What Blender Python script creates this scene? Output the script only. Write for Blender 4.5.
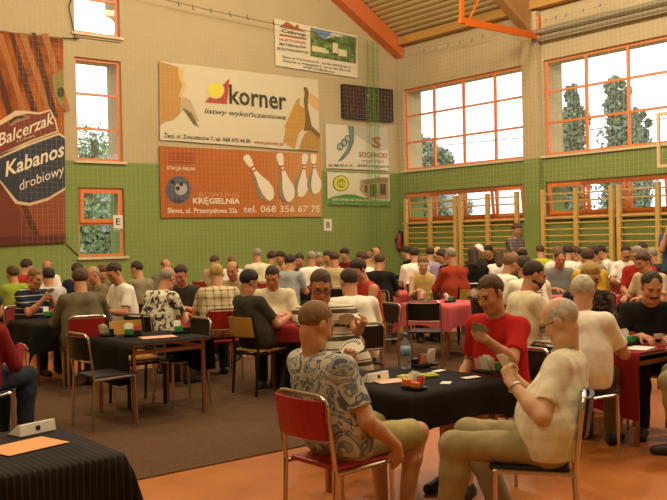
import bpy, bmesh, math, random
import numpy as np
from mathutils import Vector, Matrix

for o in list(bpy.data.objects): bpy.data.objects.remove(o)
SC = bpy.context.scene
COL = SC.collection
random.seed(7)

# ------------------------------------------------------------------ camera, sky, exposure
F, H = 884.0, 1.6
YAW, PIT, ROL = -.6739, .0137, -.0214
def _cam():
    cy, sy, cp, sp, cr, sr = math.cos(YAW), math.sin(YAW), math.cos(PIT), math.sin(PIT), math.cos(ROL), math.sin(ROL)
    return np.array([[cr,-sr,0],[sr,cr,0],[0,0,1]]) @ np.array([[1,0,0],[0,cp,-sp],[0,sp,cp]]) @ np.array([[cy,0,sy],[0,1,0],[-sy,0,cy]])
CM = _cam()
def ray(px, py):
    d = CM.T @ np.array([(px-333.5)/F, (py-250)/F, 1.0]); return np.array([d[0], d[2], -d[1]])
def at_depth(px, py, t):
    d = ray(px, py)*t; return np.array([d[0], d[1], H+d[2]])
def proj(P):
    v = CM @ np.array([P[0], -(P[2]-H), P[1]]); return np.array([333.5+F*v[0]/v[2], 250+F*v[1]/v[2]])
def at_height(px, py, h):
    d = ray(px, py); t = (h-H)/d[2]; return np.array([d[0]*t, d[1]*t, h])

camd = bpy.data.cameras.new('camera'); cam = bpy.data.objects.new('camera', camd); COL.objects.link(cam)
camd.sensor_width = 36; camd.lens = F/667*36; camd.clip_end = 500
def _b(v): return Vector((v[0], v[2], -v[1]))          # measured frame to scene frame
ax, ay, az = _b(CM[0]), -_b(CM[1]), -_b(CM[2])
cam.matrix_world = Matrix(((ax.x,ay.x,az.x,0),(ax.y,ay.y,az.y,0),(ax.z,ay.z,az.z,H),(0,0,0,1)))
SC.camera = cam

w = bpy.data.worlds.new('overcast_sky'); SC.world = w; w.use_nodes = True
bg = w.node_tree.nodes['Background']; bg.inputs[0].default_value = (.93, .97, 1, 1); bg.inputs[1].default_value = 2.2
SC.view_settings.view_transform = 'Standard'; SC.view_settings.look = 'None'
SC.view_settings.exposure = 0.0; SC.view_settings.gamma = 1.0; SC.view_settings.use_curve_mapping = False

END_Y, SIDE_X = 18.2, 16.92         # end wall with the banners, side wall with the windows
LAMP_W = 470.0
LAMP_COL = (1.0, .90, .70)
LAMPS = [(x, y) for x in (-2.0, 4.5, 11.0) for y in (1.0, 4.8, 8.6, 12.4)]
def lamp_z(x): return 8.3 if x > 9 else 9.2
for x, y in LAMPS:
    ld = bpy.data.lights.new('hall_lamp_light', 'POINT'); ld.shadow_soft_size = .3
    ld.energy = LAMP_W*(.5 if x < 0 else .8 if x < 9 else 1.15); ld.color = LAMP_COL
    lo = bpy.data.objects.new('hall_lamp_light', ld); COL.objects.link(lo); lo.location = (x, y, lamp_z(x)-.45)

# ------------------------------------------------------------------ helpers
def lin(h):
    if not isinstance(h, str): return tuple(h)[:3]
    c = [int(h[i:i+2], 16)/255 for i in (0, 2, 4)]
    return tuple(x/12.92 if x <= .04045 else ((x+.055)/1.055)**2.4 for x in c)
_M = {}
def mat(name, col, rough=.6, metal=0, noise=0, scale=8, spec=.4, coat=0):
    if name in _M: return _M[name]
    m = bpy.data.materials.new(name); m.use_nodes = True; _M[name] = m
    nt = m.node_tree; b = nt.nodes['Principled BSDF']; c = lin(col)
    b.inputs['Base Color'].default_value = (*c, 1); b.inputs['Roughness'].default_value = rough
    b.inputs['Metallic'].default_value = metal; b.inputs['Specular IOR Level'].default_value = spec
    b.inputs['Coat Weight'].default_value = coat
    if noise:
        tc = nt.nodes.new('ShaderNodeTexCoord'); n = nt.nodes.new('ShaderNodeTexNoise'); r = nt.nodes.new('ShaderNodeValToRGB')
        n.inputs['Scale'].default_value = scale; n.inputs['Detail'].default_value = 3
        r.color_ramp.elements[0].position = .3; r.color_ramp.elements[1].position = .7
        r.color_ramp.elements[0].color = (*[x*(1-noise) for x in c], 1); r.color_ramp.elements[1].color = (*[min(1, x*(1+noise)) for x in c], 1)
        nt.links.new(tc.outputs['Object'], n.inputs['Vector']); nt.links.new(n.outputs['Fac'], r.inputs['Fac']); nt.links.new(r.outputs['Color'], b.inputs['Base Color'])
    return m
def node_mat(name, rough=.8):
    m = bpy.data.materials.new(name); m.use_nodes = True; nt = m.node_tree; b = nt.nodes['Principled BSDF']
    b.inputs['Roughness'].default_value = rough; b.inputs['Specular IOR Level'].default_value = .2
    tc = nt.nodes.new('ShaderNodeTexCoord'); _M[name] = m
    return m, nt, b, tc
def ramp(nt, stops, interp='CONSTANT'):
    r = nt.nodes.new('ShaderNodeValToRGB'); r.color_ramp.interpolation = interp
    el = r.color_ramp.elements
    while len(el) < len(stops): el.new(.5)
    for e, (p, c) in zip(el, stops): e.position = p; e.color = (*lin(c), 1)
    return r
def stripes(name, axis, period, stops, rough=.85):
    m, nt, b, tc = node_mat(name, rough)
    s = nt.nodes.new('ShaderNodeSeparateXYZ'); nt.links.new(tc.outputs['Object'], s.inputs[0])
    d = nt.nodes.new('ShaderNodeMath'); d.operation = 'DIVIDE'; d.inputs[1].default_value = period
    f = nt.nodes.new('ShaderNodeMath'); f.operation = 'FRACT'
    nt.links.new(s.outputs[axis], d.inputs[0]); nt.links.new(d.outputs[0], f.inputs[0])
    r = ramp(nt, stops); nt.links.new(f.outputs[0], r.inputs[0]); nt.links.new(r.outputs[0], b.inputs['Base Color'])
    return m
def plaid(name, base, line, period, wid=.2):
    m, nt, b, tc = node_mat(name, .85)
    s = nt.nodes.new('ShaderNodeSeparateXYZ'); nt.links.new(tc.outputs['Object'], s.inputs[0]); outs = []
    for axis in (0, 2):
        d = nt.nodes.new('ShaderNodeMath'); d.operation = 'DIVIDE'; d.inputs[1].default_value = period
        f = nt.nodes.new('ShaderNodeMath'); f.operation = 'FRACT'; g = nt.nodes.new('ShaderNodeMath'); g.operation = 'LESS_THAN'; g.inputs[1].default_value = wid
        nt.links.new(s.outputs[axis], d.inputs[0]); nt.links.new(d.outputs[0], f.inputs[0]); nt.links.new(f.outputs[0], g.inputs[0]); outs.append(g)
    a = nt.nodes.new('ShaderNodeMath'); a.operation = 'ADD'; nt.links.new(outs[0].outputs[0], a.inputs[0]); nt.links.new(outs[1].outputs[0], a.inputs[1])
    h = nt.nodes.new('ShaderNodeMath'); h.operation = 'MULTIPLY'; h.inputs[1].default_value = .5; nt.links.new(a.outputs[0], h.inputs[0])
    r = ramp(nt, [(0, base), (1, line)], 'LINEAR'); nt.links.new(h.outputs[0], r.inputs[0]); nt.links.new(r.outputs[0], b.inputs['Base Color'])
    return m
def blotch(name, stops, scale, kind='noise', dist=1.0):
    m, nt, b, tc = node_mat(name, .85)
    if kind == 'noise':
        n = nt.nodes.new('ShaderNodeTexNoise'); n.inputs['Scale'].default_value = scale; n.inputs['Detail'].default_value = 2; n.inputs['Distortion'].default_value = dist; o = n.outputs['Fac']
    else:
        n = nt.nodes.new('ShaderNodeTexVoronoi'); n.inputs['Scale'].default_value = scale; o = n.outputs['Color']
    nt.links.new(tc.outputs['Object'], n.inputs['Vector'])
    r = ramp(nt, stops, 'CONSTANT'); nt.links.new(o, r.inputs[0]); nt.links.new(r.outputs[0], b.inputs['Base Color'])
    return m

def link(name, me, parent=None):
    o = bpy.data.objects.new(name, me); COL.objects.link(o)
    if parent is not None: o.parent = parent
    return o
def obj(name, bm, m, parent=None, smooth=False, loc=None):
    me = bpy.data.meshes.new(name); bm.normal_update(); bm.to_mesh(me); bm.free()
    for x in (m if isinstance(m, (list, tuple)) else [m]): me.materials.append(x)
    if smooth:
        for p in me.polygons: p.use_smooth = True
    o = link(name, me, parent)
    if loc is not None: o.location = loc
    return o
def tag(o, label, cat, group=None, kind=None):
    o['label'] = label; o['category'] = cat
    if group: o['group'] = group
    if kind: o['kind'] = kind
    return o
def empty(name, loc=(0,0,0), rz=0):
    o = bpy.data.objects.new(name, None); COL.objects.link(o); o.location = loc; o.rotation_euler = (0, 0, rz); return o
def structure(o): o['kind'] = 'structure'; return o
def copy_tree(o, parent=None):
    c = o.copy(); COL.objects.link(c)
    if parent is not None: c.parent = parent
    for ch in o.children: copy_tree(ch, c)
    return c
def box(bm, x0, x1, y0, y1, z0, z1, mi=0, bev=0):
    v = [bm.verts.new((x, y, z)) for x in (x0, x1) for y in (y0, y1) for z in (z0, z1)]
    fs = [bm.faces.new([v[i] for i in q]) for q in ((0,1,3,2),(4,6,7,5),(0,4,5,1),(2,3,7,6),(0,2,6,4),(1,5,7,3))]
    for f in fs: f.material_index = mi
    if bev: bmesh.ops.bevel(bm, geom=list({e for f in fs for e in f.edges}), offset=bev, segments=2, affect='EDGES', profile=.5)
    return v
def nbox(*a, **k):
    bm = bmesh.new(); box(bm, *a, **k); return bm
def fillet(pts, r, n=4):
    pts = [Vector(p) for p in pts]; out = [pts[0]]
    for a, b, c in zip(pts, pts[1:], pts[2:]):
        u, v = (a-b), (c-b); rr = min(r, u.length*.45, v.length*.45); u.normalize(); v.normalize()
        p, q = b+u*rr, b+v*rr
        for i in range(n+1):
            t = i/n; out.append(p.lerp(b, t).lerp(b.lerp(q, t), t))
    out.append(pts[-1]); return out
def tube(bm, pts, r, seg=8, rnd=0):
    pts = fillet(pts, rnd) if rnd else [Vector(p) for p in pts]
    rings = []; n = None
    for i, p in enumerate(pts):
        t = (pts[min(i+1, len(pts)-1)] - pts[max(i-1, 0)]).normalized()
        if n is None: n = t.orthogonal().normalized()
        n = (n - t*n.dot(t)).normalized(); bb = t.cross(n)
        rings.append([bm.verts.new(p + (n*math.cos(2*math.pi*k/seg) + bb*math.sin(2*math.pi*k/seg))*r) for k in range(seg)])
    for a, b in zip(rings, rings[1:]):
        for k in range(seg): bm.faces.new((a[k], a[(k+1) % seg], b[(k+1) % seg], b[k]))
    bm.faces.new(rings[0][::-1]); bm.faces.new(rings[-1])
def ntube(*a, **k):
    bm = bmesh.new(); tube(bm, *a, **k); return bm
def lathe(prof, seg=14):
    bm = bmesh.new(); rings = []
    for r, z in prof: rings.append([bm.verts.new((max(r, 1e-4)*math.cos(2*math.pi*k/seg), max(r, 1e-4)*math.sin(2*math.pi*k/seg), z)) for k in range(seg)])
    for a, b in zip(rings, rings[1:]):
        for k in range(seg): bm.faces.new((a[k], a[(k+1) % seg], b[(k+1) % seg], b[k]))
    bm.faces.new(rings[0][::-1]); bm.faces.new(rings[-1]); return bm

# ------------------------------------------------------------------ materials of the room
BEIGE, GREEN = 'c0ac82', '85964f'
PAINT_Z = 3.37
def wall_material():
    m, nt, b, tc = node_mat('two_tone_wall_paint', .85)
    s = nt.nodes.new('ShaderNodeSeparateXYZ'); nt.links.new(tc.outputs['Object'], s.inputs[0])
    g = nt.nodes.new('ShaderNodeMath'); g.operation = 'GREATER_THAN'; g.inputs[1].default_value = PAINT_Z; nt.links.new(s.outputs[2], g.inputs[0])
    r = ramp(nt, [(0, GREEN), (.5, BEIGE)]); nt.links.new(g.outputs[0], r.inputs[0])
    n = nt.nodes.new('ShaderNodeTexNoise'); n.inputs['Scale'].default_value = 1.5; nt.links.new(tc.outputs['Object'], n.inputs['Vector'])
    mx = nt.nodes.new('ShaderNodeMixRGB'); mx.blend_type = 'MULTIPLY'; mx.inputs[0].default_value = .12
    nt.links.new(r.outputs[0], mx.inputs[1]); nt.links.new(n.outputs['Fac'], mx.inputs[2]); nt.links.new(mx.outputs[0], b.inputs['Base Color'])
    return m
WALL = wall_material()
ORANGE = mat('orange_painted_frame', 'e3813f', .45)
SILL = mat('cream_sill', 'd8c8a0', .6)
TIMBER = mat('varnished_pine', 'd2a352', .5, noise=.15, scale=6)
CREAM = mat('cream_paint', 'cdb98c', .8)
CHROME = mat('chrome_tube', (.62,.55,.5), .22, 1)
COPPER = mat('brown_lacquered_steel', 'a56f4a', .35, .7)
BLACKM = mat('black_lacquered_steel', '1c1a18', .4, .3)
WHITE = mat('white_card', 'efe9dc', .6)
BLACKP = mat('black_plastic', '15130f', .4)
def glass_material():
    m = bpy.data.materials.new('window_glass'); m.use_nodes = True; nt = m.node_tree; nt.nodes.remove(nt.nodes['Principled BSDF'])
    t = nt.nodes.new('ShaderNodeBsdfTransparent'); g = nt.nodes.new('ShaderNodeBsdfGlossy'); g.inputs['Roughness'].default_value = .02
    x = nt.nodes.new('ShaderNodeMixShader'); x.inputs[0].default_value = .05
    nt.links.new(t.outputs[0], x.inputs[1]); nt.links.new(g.outputs[0], x.inputs[2]); nt.links.new(x.outputs[0], nt.nodes['Material Output'].inputs[0]); return m
GLASS = glass_material()

# ------------------------------------------------------------------ floor
def floor_material():
    m, nt, b, tc = node_mat('orange_sports_floor', .42); b.inputs['Specular IOR Level'].default_value = .35
    n = nt.nodes.new('ShaderNodeTexNoise'); n.inputs['Scale'].default_value = 2.2; n.inputs['Detail'].default_value = 5
    nt.links.new(tc.outputs['Object'], n.inputs['Vector'])
    r = ramp(nt, [(.3, 'a86027'), (.7, 'b56c30')], 'LINEAR'); nt.links.new(n.outputs['Fac'], r.inputs[0]); nt.links.new(r.outputs[0], b.inputs['Base Color']); return m
structure(obj('floor', nbox(-8.6, SIDE_X+.5, -8, END_Y+.5, -.2, 0), floor_material()))
CARP = mat('brown_carpet', '5c432e', .95, noise=.12, scale=30, spec=.1)
tag(obj('carpet', nbox(-6, 15.6, 5.46, 10.15, .001, .009), CARP), 'long brown carpet runner laid across the orange hall floor', 'carpet')

# ------------------------------------------------------------------ walls with openings
def wall_with_holes(name, along, plane, thick, a0, a1, z0, z1, holes, top=None):
    """wall slab of boxes around rectangular openings; along='x' or 'y'; top(a) gives a sloping top edge."""
    bm = bmesh.new(); xs = sorted({a0, a1, *[h[0] for h in holes], *[h[1] for h in holes]})
    def put(p, q, u, v):
        if v-u < 1e-4: return
        if along == 'x': box(bm, p, q, plane, plane+thick, u, v)
        else: box(bm, plane, plane+thick, p, q, u, v)
    for p, q in zip(xs, xs[1:]):
        mid = (p+q)/2; cuts = sorted([(h[2], h[3]) for h in holes if h[0] < mid < h[1]]); z = z0
        for u, v in cuts: put(p, q, z, u); z = v
        put(p, q, z, z1)
    if top:
        v = []
        for y in (plane, plane+thick):
            v.append([bm.verts.new((a, y, z)) for a, z in ((a0, z1), (a1, z1), *[(a, top(a)) for a in top.pts])])
        bm.faces.new(v[0]); bm.faces.new(v[1][::-1])
        for i in range(len(v[0])):
            j = (i+1) % len(v[0]); bm.faces.new((v[0][i], v[1][i], v[1][j], v[0][j]))
    return structure(obj(name, bm, WALL))
def end_pt(px, py):
    d = ray(px, py); t = END_Y/d[1]; return d[0]*t, H+d[2]*t
def side_pt(px, py):
    d = ray(px, py); t = SIDE_X/d[0]; return d[1]*t, H+d[2]*t
RIDGE_X, EAVE, SL = 5.0, 7.02, .60
def roof(x): return EAVE + SL*(SIDE_X-x) if x > RIDGE_X else EAVE + SL*(SIDE_X-RIDGE_X) - SL*(RIDGE_X-x)
roof.pts = (SIDE_X, RIDGE_X, -8.6)
# openings: (a0, a1, z0, z1)
ex0, ex1 = end_pt(75.5, 110)[0], end_pt(122, 110)[0]
END_H = [(ex0, ex1, 1.30, 2.80), (ex0, ex1, 3.38, 5.60), (ex0, ex1, 6.12, 8.3)]
SY = [(13.72, 17.95), (8.15, 13.14), (2.6, 7.6), (-3.0, 2.0)]
SIDE_H = [(a, b, 1.98, 2.80) for a, b in SY] + [(a, b, 3.42, 5.66) for a, b in SY]
wall_with_holes('wall_north', 'x', END_Y, .75, -8.6, SIDE_X+.5, 0, EAVE-1.0, [h for h in END_H[:2]] + [(ex0, ex1, 6.0, 6.02)], None)
bmw = bmesh.new()
# upper gable of the end wall, around the topmost opening
def gable(bm, a, b, zb):
    pts = [(a, zb), (b, zb), (b, roof(b))] + ([(RIDGE_X, roof(RIDGE_X))] if a < RIDGE_X < b else []) + [(a, roof(a))]
    v0 = [bm.verts.new((x, END_Y, z)) for x, z in pts]; v1 = [bm.verts.new((x, END_Y+.75, z)) for x, z in pts]
    bm.faces.new(v0); bm.faces.new(v1[::-1])
    for i in range(len(pts)): j = (i+1) % len(pts); bm.faces.new((v0[i], v1[i], v1[j], v0[j]))
gable(bmw, -8.6, ex0, EAVE-1); gable(bmw, ex1, SIDE_X, EAVE-1); gable(bmw, ex0, ex1, 8.3)
box(bmw, ex0, ex1, END_Y, END_Y+.75, EAVE-1, 6.12)
structure(obj('wall_north_gable', bmw, WALL))
wall_with_holes('wall_east', 'y', SIDE_X, .7, -8, END_Y, 0, EAVE, SIDE_H)
structure(obj('wall_west', nbox(-9.1, -8.6, -8, END_Y+.5, 0, 8), WALL))
structure(obj('wall_south', nbox(-9.1, SIDE_X+.5, -8.5, -8, 0, 14.5), WALL))
# ceiling of trapezoidal sheet, ribs run along the hall
def ceiling():
    bm = bmesh.new(); L = (SIDE_X+.5-RIDGE_X); n = 84
    for sgn in (1, -1):
        prof = []; step = L/n if sgn > 0 else 14.2/100
        for i in range(n if sgn > 0 else 100):
            s = i*step
            for f, h in ((0, 0), (.38, 0), (.5, .035), (.88, .035)): prof.append((RIDGE_X + sgn*(s+f*step), h))
        prof.append((RIDGE_X+sgn*L if sgn > 0 else RIDGE_X-14.2, 0))
        a = [bm.verts.new((x, -8.4, roof(x)+h)) for x, h in prof]; b = [bm.verts.new((x, END_Y+.4, roof(x)+h)) for x, h in prof]
        for i in range(len(prof)-1): bm.faces.new((a[i], a[i+1], b[i+1], b[i]))
    return bm
structure(obj('ceiling', ceiling(), mat('trapezoidal_sheet', 'b8a26c', .55)))
def slope_beam(name, y0, y1, depth, m, x0=-8.6, x1=SIDE_X, haunch=0):
    bm = bmesh.new(); vs = []
    for y in (y0, y1):
        low = [(RIDGE_X, roof(RIDGE_X)-depth-.03), (x1-2.2, roof(x1-2.2)-depth-.03), (x1-.55, roof(x1-.55)-depth-haunch-.03), (x1-.02, roof(x1)-depth-haunch*1.4-.02)]
        pts = [(x0, roof(x0)-.02), (RIDGE_X, roof(RIDGE_X)-.02), (x1-.02, roof(x1)-.02)] + low[::-1] + [(x0, roof(x0)-depth-.03)]
        vs.append([bm.verts.new((x, y, z)) for x, z in pts])
    bm.faces.new(vs[0]); bm.faces.new(vs[1][::-1])
    for i in range(len(vs[0])): j = (i+1) % len(vs[0]); bm.faces.new((vs[0][i], vs[1][i], vs[1][j], vs[0][j]))
    return structure(obj(name, bm, m))
slope_beam('trim_1', END_Y-.32, END_Y-.02, .52, mat('orange_beam_paint', 'cf6d38', .5), haunch=-.05)
GLU = mat('brown_glulam', 'a67b48', .5, noise=.12, scale=3)
slope_beam('trim_2', 13.33, 13.57, .75, GLU)
slope_beam('trim_3', 6.9, 7.14, .75, GLU)
slope_beam('trim_4', .9, 1.14, .75, GLU)
structure(obj('trim_5', nbox(SIDE_X-.24, SIDE_X-.01, -8, END_Y-.35, EAVE-.16, EAVE+.05), mat('eaves_timber', 'b98b45', .55, noise=.12, scale=2)))
for i, (a, b) in enumerate(((13.2, 13.66), (7.65, 8.1), (2.05, 2.55))):
    structure(obj('pilaster_column', nbox(SIDE_X-.16, SIDE_X-.005, a, b, 0, EAVE-.2), WALL))

# ------------------------------------------------------------------ windows
def frame_rect(bm, along, plane, a0, a1, z0, z1, w, d, tilt=0):
    def p(a, b, u, v):
        if along == 'x': return box(bm, a, b, plane, plane+d, u, v)
        return box(bm, plane, plane+d, a, b, u, v)
    vs = p(a0, a0+w, z0, z1) + p(a1-w, a1, z0, z1) + p(a0+w, a1-w, z0, z0+w) + p(a0+w, a1-w, z1-w, z1)
    if tilt:
        for v in vs:
            s = -(v.co.z-z0)*tilt
            if along == 'x': v.co.y += s
            else: v.co.x += s
def window(idx, along, plane, a0, a1, z0, z1, acuts, zcuts, tilt=0):
    root = empty('window_%d' % idx, ((a0+a1)/2, plane, z0) if along == 'x' else (plane, (a0+a1)/2, z0)); structure(root)
    inv = Matrix.Translation(-Vector(root.location))
    def fin(name, bm, m):
        bm.transform(inv); o = obj(name, bm, m, root); return o
    bm = bmesh.new(); frame_rect(bm, along, plane+.08, a0, a1, z0, z1, .06, .07)
    for a in acuts:
        if along == 'x': box(bm, a-.03, a+.03, plane+.085, plane+.145, z0+.06, z1-.06)
        else: box(bm, plane+.085, plane+.145, a-.03, a+.03, z0+.06, z1-.06)
    for z in zcuts:
        if along == 'x': box(bm, a0+.06, a1-.06, plane+.09, plane+.14, z-.025, z+.025)
        else: box(bm, plane+.09, plane+.14, a0+.06, a1-.06, z-.025, z+.025)
    fin('window_frame', bm, ORANGE)
    bm = bmesh.new()
    if along == 'x': box(bm, a0+.06, a1-.06, plane+.11, plane+.116, z0+.06, z1-.06)
    else: box(bm, plane+.11, plane+.116, a0+.06, a1-.06, z0+.06, z1-.06)
    fin('window_pane', bm, GLASS)
    bm = bmesh.new()
    if along == 'x': box(bm, a0-.06, a1+.06, plane-.07, plane+.08, z0-.055, z0-.002)
    else: box(bm, plane-.07, plane+.08, a0-.06, a1+.06, z0-.055, z0-.002)
    fin('window_sill', bm, SILL)
    if tilt:
        ed = [a0+.05, *acuts, a1-.05]
        for p, q in zip(ed, ed[1:]):
            bm = bmesh.new(); frame_rect(bm, along, plane+.04, p+.03, q-.03, z0+.06, z1-.05, .075, .04, tilt); fin('window_sash', bm, ORANGE)
n = 1
for k, (a, b) in enumerate(SY):
    cuts = [side_pt(x, 110)[0] for x in ((431.5, 461, 492.5) if k == 0 else (584, 626))]
    if k == 1: cuts.append(2*cuts[1]-cuts[0]+.08)
    if k > 1: cuts = [b-1.25, b-2.5, b-3.75]
    window(n, 'y', SIDE_X, a, b, 3.42, 5.66, cuts, [4.19, 4.92]); n += 1
    window(n, 'y', SIDE_X, a, b, 1.98, 2.80, cuts, [], .10); n += 1
window(n, 'x', END_Y, ex0, ex1, 3.38, 5.60, [], [4.08, 4.83]); n += 1
window(n, 'x', END_Y, ex0, ex1, 6.12, 8.3, [], [6.9, 7.6]); n += 1
window(n, 'x', END_Y, ex0, ex1, 1.30, 2.80, [], [2.02], 0); n += 1
bmw = bmesh.new(); frame_rect(bmw, 'x', END_Y+.03, ex0+.06, ex1-.06, 2.04, 2.76, .08, .04, .06)
structure(obj('window_sash', bmw, ORANGE))

# ------------------------------------------------------------------ outside: ground, trees, houses, cable
structure(obj('ground', nbox(-60, 140, -60, 140, -.7, -.5), mat('grass_ground', '6c7a55', .95)))
def leaf_crown(n, fn, size):
    bm = bmesh.new(); rnd = random.Random(n*7+int(size*100))
    for i in range(n):
        c = Vector(fn(rnd)); a = Vector((rnd.gauss(0, 1), rnd.gauss(0, 1), rnd.gauss(0, 1))).normalized(); b = a.orthogonal().normalized(); cc = a.cross(b); s = size*rnd.uniform(.6, 1.3)
        v = [bm.verts.new(c + b*s*x + cc*s*y*.6 + a*s*z) for x, y, z in ((1, 0, 0), (0, 1, .15), (-1, 0, 0), (0, -1, .15))]; bm.faces.new(v)
    return bm
LEAF = mat('grey_green_leaves', '8d9a80', .9, noise=.25, scale=1)
LEAF2 = mat('light_green_leaves', '94a67e', .9, noise=.25, scale=1)
BARK = mat('grey_bark', '6b5f50', .9)
def tree(x, y, h, wid, name, label, kind, dens=2600, leaf=LEAF, sz=.32):
    t = empty(name, (x, y, -.5)); tag(t, label, 'tree', 'trees outside the hall')
    lob = [(random.gauss(0, .22)*wid, random.gauss(0, .22)*wid, z, wid*min(.62, .10+(1.0-z)*1.35)*random.uniform(.7, 1.15)) for z in [k/80 for k in range(3, 80)]]
    def cone(r):
        c = lob[r.randrange(len(lob))]; d = Vector((r.gauss(0, 1), r.gauss(0, 1), r.gauss(0, .9))).normalized()*c[3]*r.random()**.5; return (c[0]+d.x, c[1]+d.y, h*c[2]+d.z*1.5)
    def cone_(r):
        z = r.random()**.9; rad = wid*min(1, .35+z*2.2)*min(1, (1.02-z)*1.7)*r.random()**.4
        rad *= .78+.3*math.sin(z*23+r.choice((0, 2, 4))); a = r.random()*6.283; return (rad*math.cos(a), rad*math.sin(a), h*(.1+.9*z))
    cl = [(random.gauss(0, wid*.34), random.gauss(0, wid*.34), h*random.uniform(.30, .88), wid*random.uniform(.38, .6)) for _ in range(18)]
    def blob(r):
        c = r.choice(cl); d = Vector((r.gauss(0, 1), r.gauss(0, 1), r.gauss(0, 1))).normalized()*c[3]*r.random()**.4; return (c[0]+d.x, c[1]+d.y, c[2]+d.z)
    obj('crown', leaf_crown(dens, cone if kind == 'poplar' else blob, sz), leaf, t)
    obj('trunk', ntube([(0, 0, 0), (.1, 0, h*.4), (0, 0, h*.85)], wid*.09, 7), BARK, t)
def out_pt(px, dist):
    d = ray(px, 200); return d[0]*dist, d[1]*dist
for px, top, dd, wd, lb in ((571, 84, 46, 1.15, 'slim grey-green poplar left of centre in the second window from the corner'),
                            (620, 76, 44, 1.35, 'slim grey-green poplar right of centre in the second window from the corner'),
                            (638, 110, 50, 1.0, 'shorter poplar just right of the tall pair behind the second window')):
    x, y = out_pt(px, dd); tree(x, y, H+.5+(232-top)*dd/F, wd, 'poplar_tree', lb, 'poplar', 15000, LEAF, .12)
x, y = out_pt(424, 34); tree(x, y, 6.7, 1.15, 'leafy_tree', 'loose leafy tree at the corner end of the first side window', 'round', 9000, LEAF, .11)
x, y = out_pt(447, 70); tree(x, y, 5.6, 2.0, 'leafy_tree', 'low round tree seen through the lower window near the corner', 'round', 4000, LEAF, .13)
x, y = out_pt(96, 33); tree(x, y, 7.0, 1.7, 'leafy_tree', 'bushy tree behind the tall narrow windows of the end wall', 'round', 6000, LEAF2, .08)
x, y = out_pt(88, 31); tree(x, y, 4.6, 1.9, 'leafy_tree', 'dense low tree filling the lowest window of the end wall', 'round', 9000, LEAF2, .09)
x, y = out_pt(420, 60)
hs = empty('house', (x, y, -.5), -.6); tag(hs, 'pale house end beyond the lower window nearest the corner', 'house')
obj('house_wall', nbox(-3.2, 1.6, -3, 3, 0, 4.5), mat('pale_render', 'b9b4a6', .9), hs)
bm = bmesh.new()
v = [bm.verts.new(p) for p in ((-3.5, -3.3, 4.4), (1.9, -3.3, 4.4), (1.9, 3.3, 4.4), (-3.5, 3.3, 4.4), (-3.5, 0, 5.3), (1.9, 0, 5.3))]
for q in ((0, 1, 5, 4), (2, 3, 4, 5), (0, 4, 3), (1, 2, 5), (0, 3, 2, 1)): bm.faces.new([v[i] for i in q])
obj('house_roof', bm, mat('grey_roof', '8a8780', .9), hs)
tag(obj('power_cable', ntube([(40, -5, 8.1), (40, 14, 7.3), (40, 30, 7.0), (38, 60, 7.6)], .025, 5), BLACKP), 'dark power cable crossing the sky outside the side windows', 'cable')

# ------------------------------------------------------------------ ball nets in front of the walls
NET = mat('white_net_twine', 'e6dcc0', .9)
def net_mesh(along, plane, a0, a1, z0, z1, step, w):
    bm = bmesh.new()
    def strip(p, q):
        p, q = Vector(p), Vector(q); nrm = Vector((0, 1, 0) if along == 'x' else (1, 0, 0)); s = (q-p).normalized().cross(nrm)*w
        u = nrm*w
        vs = [[bm.verts.new(c+k) for k in (s+u, -s+u, -s-u, s-u)] for c in (p, q)]
        for i in range(4): bm.faces.new((vs[0][i], vs[0][(i+1) % 4], vs[1][(i+1) % 4], vs[1][i]))
    P = (lambda a, z: (a, plane, z)) if along == 'x' else (lambda a, z: (plane, a, z))
    for i in range(int((a1-a0)/step)+1): strip(P(a0+i*step, z0), P(a0+i*step, z1))
    for i in range(int((z1-z0)/step)+1): strip(P(a0, z0+i*step), P(a1, z0+i*step))
    return bm
tag(obj('ball_net', net_mesh('y', SIDE_X-.34, 6.4, END_Y-.4, 2.3, 6.62, .11, .0009), NET), 'fine pale ball net hung across the windows of the side wall', 'net')
tag(obj('ball_net', net_mesh('x', END_Y-.40, 6.2, SIDE_X-.42, .01, 6.5, .11, .0005), NET), 'fine pale ball net hung across the banners of the end wall', 'net')
# the rope with its hooks that carries the net on the end wall, rising to the left under the roof
ropeL = [end_pt(135, -2), end_pt(200, 13), end_pt(272, 28), end_pt(330, 40)]
tag(obj('net_rope', ntube([(x, END_Y-.36, z) for x, z in ropeL], .008, 6), mat('dark_rope', '5d5040', .8)), 'thin sagging rope above the long banner on the end wall', 'rope')
for px, py in ((171, 7), (185, 10.5), (203, 13.5), (222, 17), (239, 20), (265, 25.5)):
    x, z = end_pt(px, py); tag(obj('rope_hook', ntube([(0, 0, .05), (0, 0, -.04), (.03, -.02, -.07)], .009, 6), BLACKM, loc=(x, END_Y-.36, z)), 'small dark hook on the rope above the banners of the end wall', 'hook', 'hooks on the net rope')
for px, py in ((404, 51), (424, 50), (436, 48), (448, 45), (460, 42), (472, 40), (483, 36), (546, 20), (556, 17), (566, 14.5), (583, 10), (600, 5)):
    d = ray(px, py); t = (SIDE_X-.30)/d[0]
    tag(obj('net_hook', ntube([(0, 0, .03), (0, 0, -.03), (-.02, 0, -.045)], .009, 6), BLACKM, loc=(d[0]*t, d[1]*t, H+d[2]*t)), 'small dark net hook high on the side wall above the windows', 'hook', 'net hooks on the side wall')
for k, (pa, pb) in enumerate((((400, 51.5), (486, 36)), ((542, 21.5), (610, 3)))):
    pp = []
    for q_ in (pa, pb): d = ray(*q_); t = (SIDE_X-.30)/d[0]; pp.append((d[0]*t, d[1]*t, H+d[2]*t))
    if k == 0: pp.insert(0, (SIDE_X-.30, END_Y-.02, pp[0][2]))
    tag(obj('net_rope', ntube(pp, .006, 5), mat('pale_rope', 'a8946a', .8)), ('thin rope carrying the ball net from the corner to the pilaster', 'thin rope carrying the ball net right of the pilaster')[k], 'rope')
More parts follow.
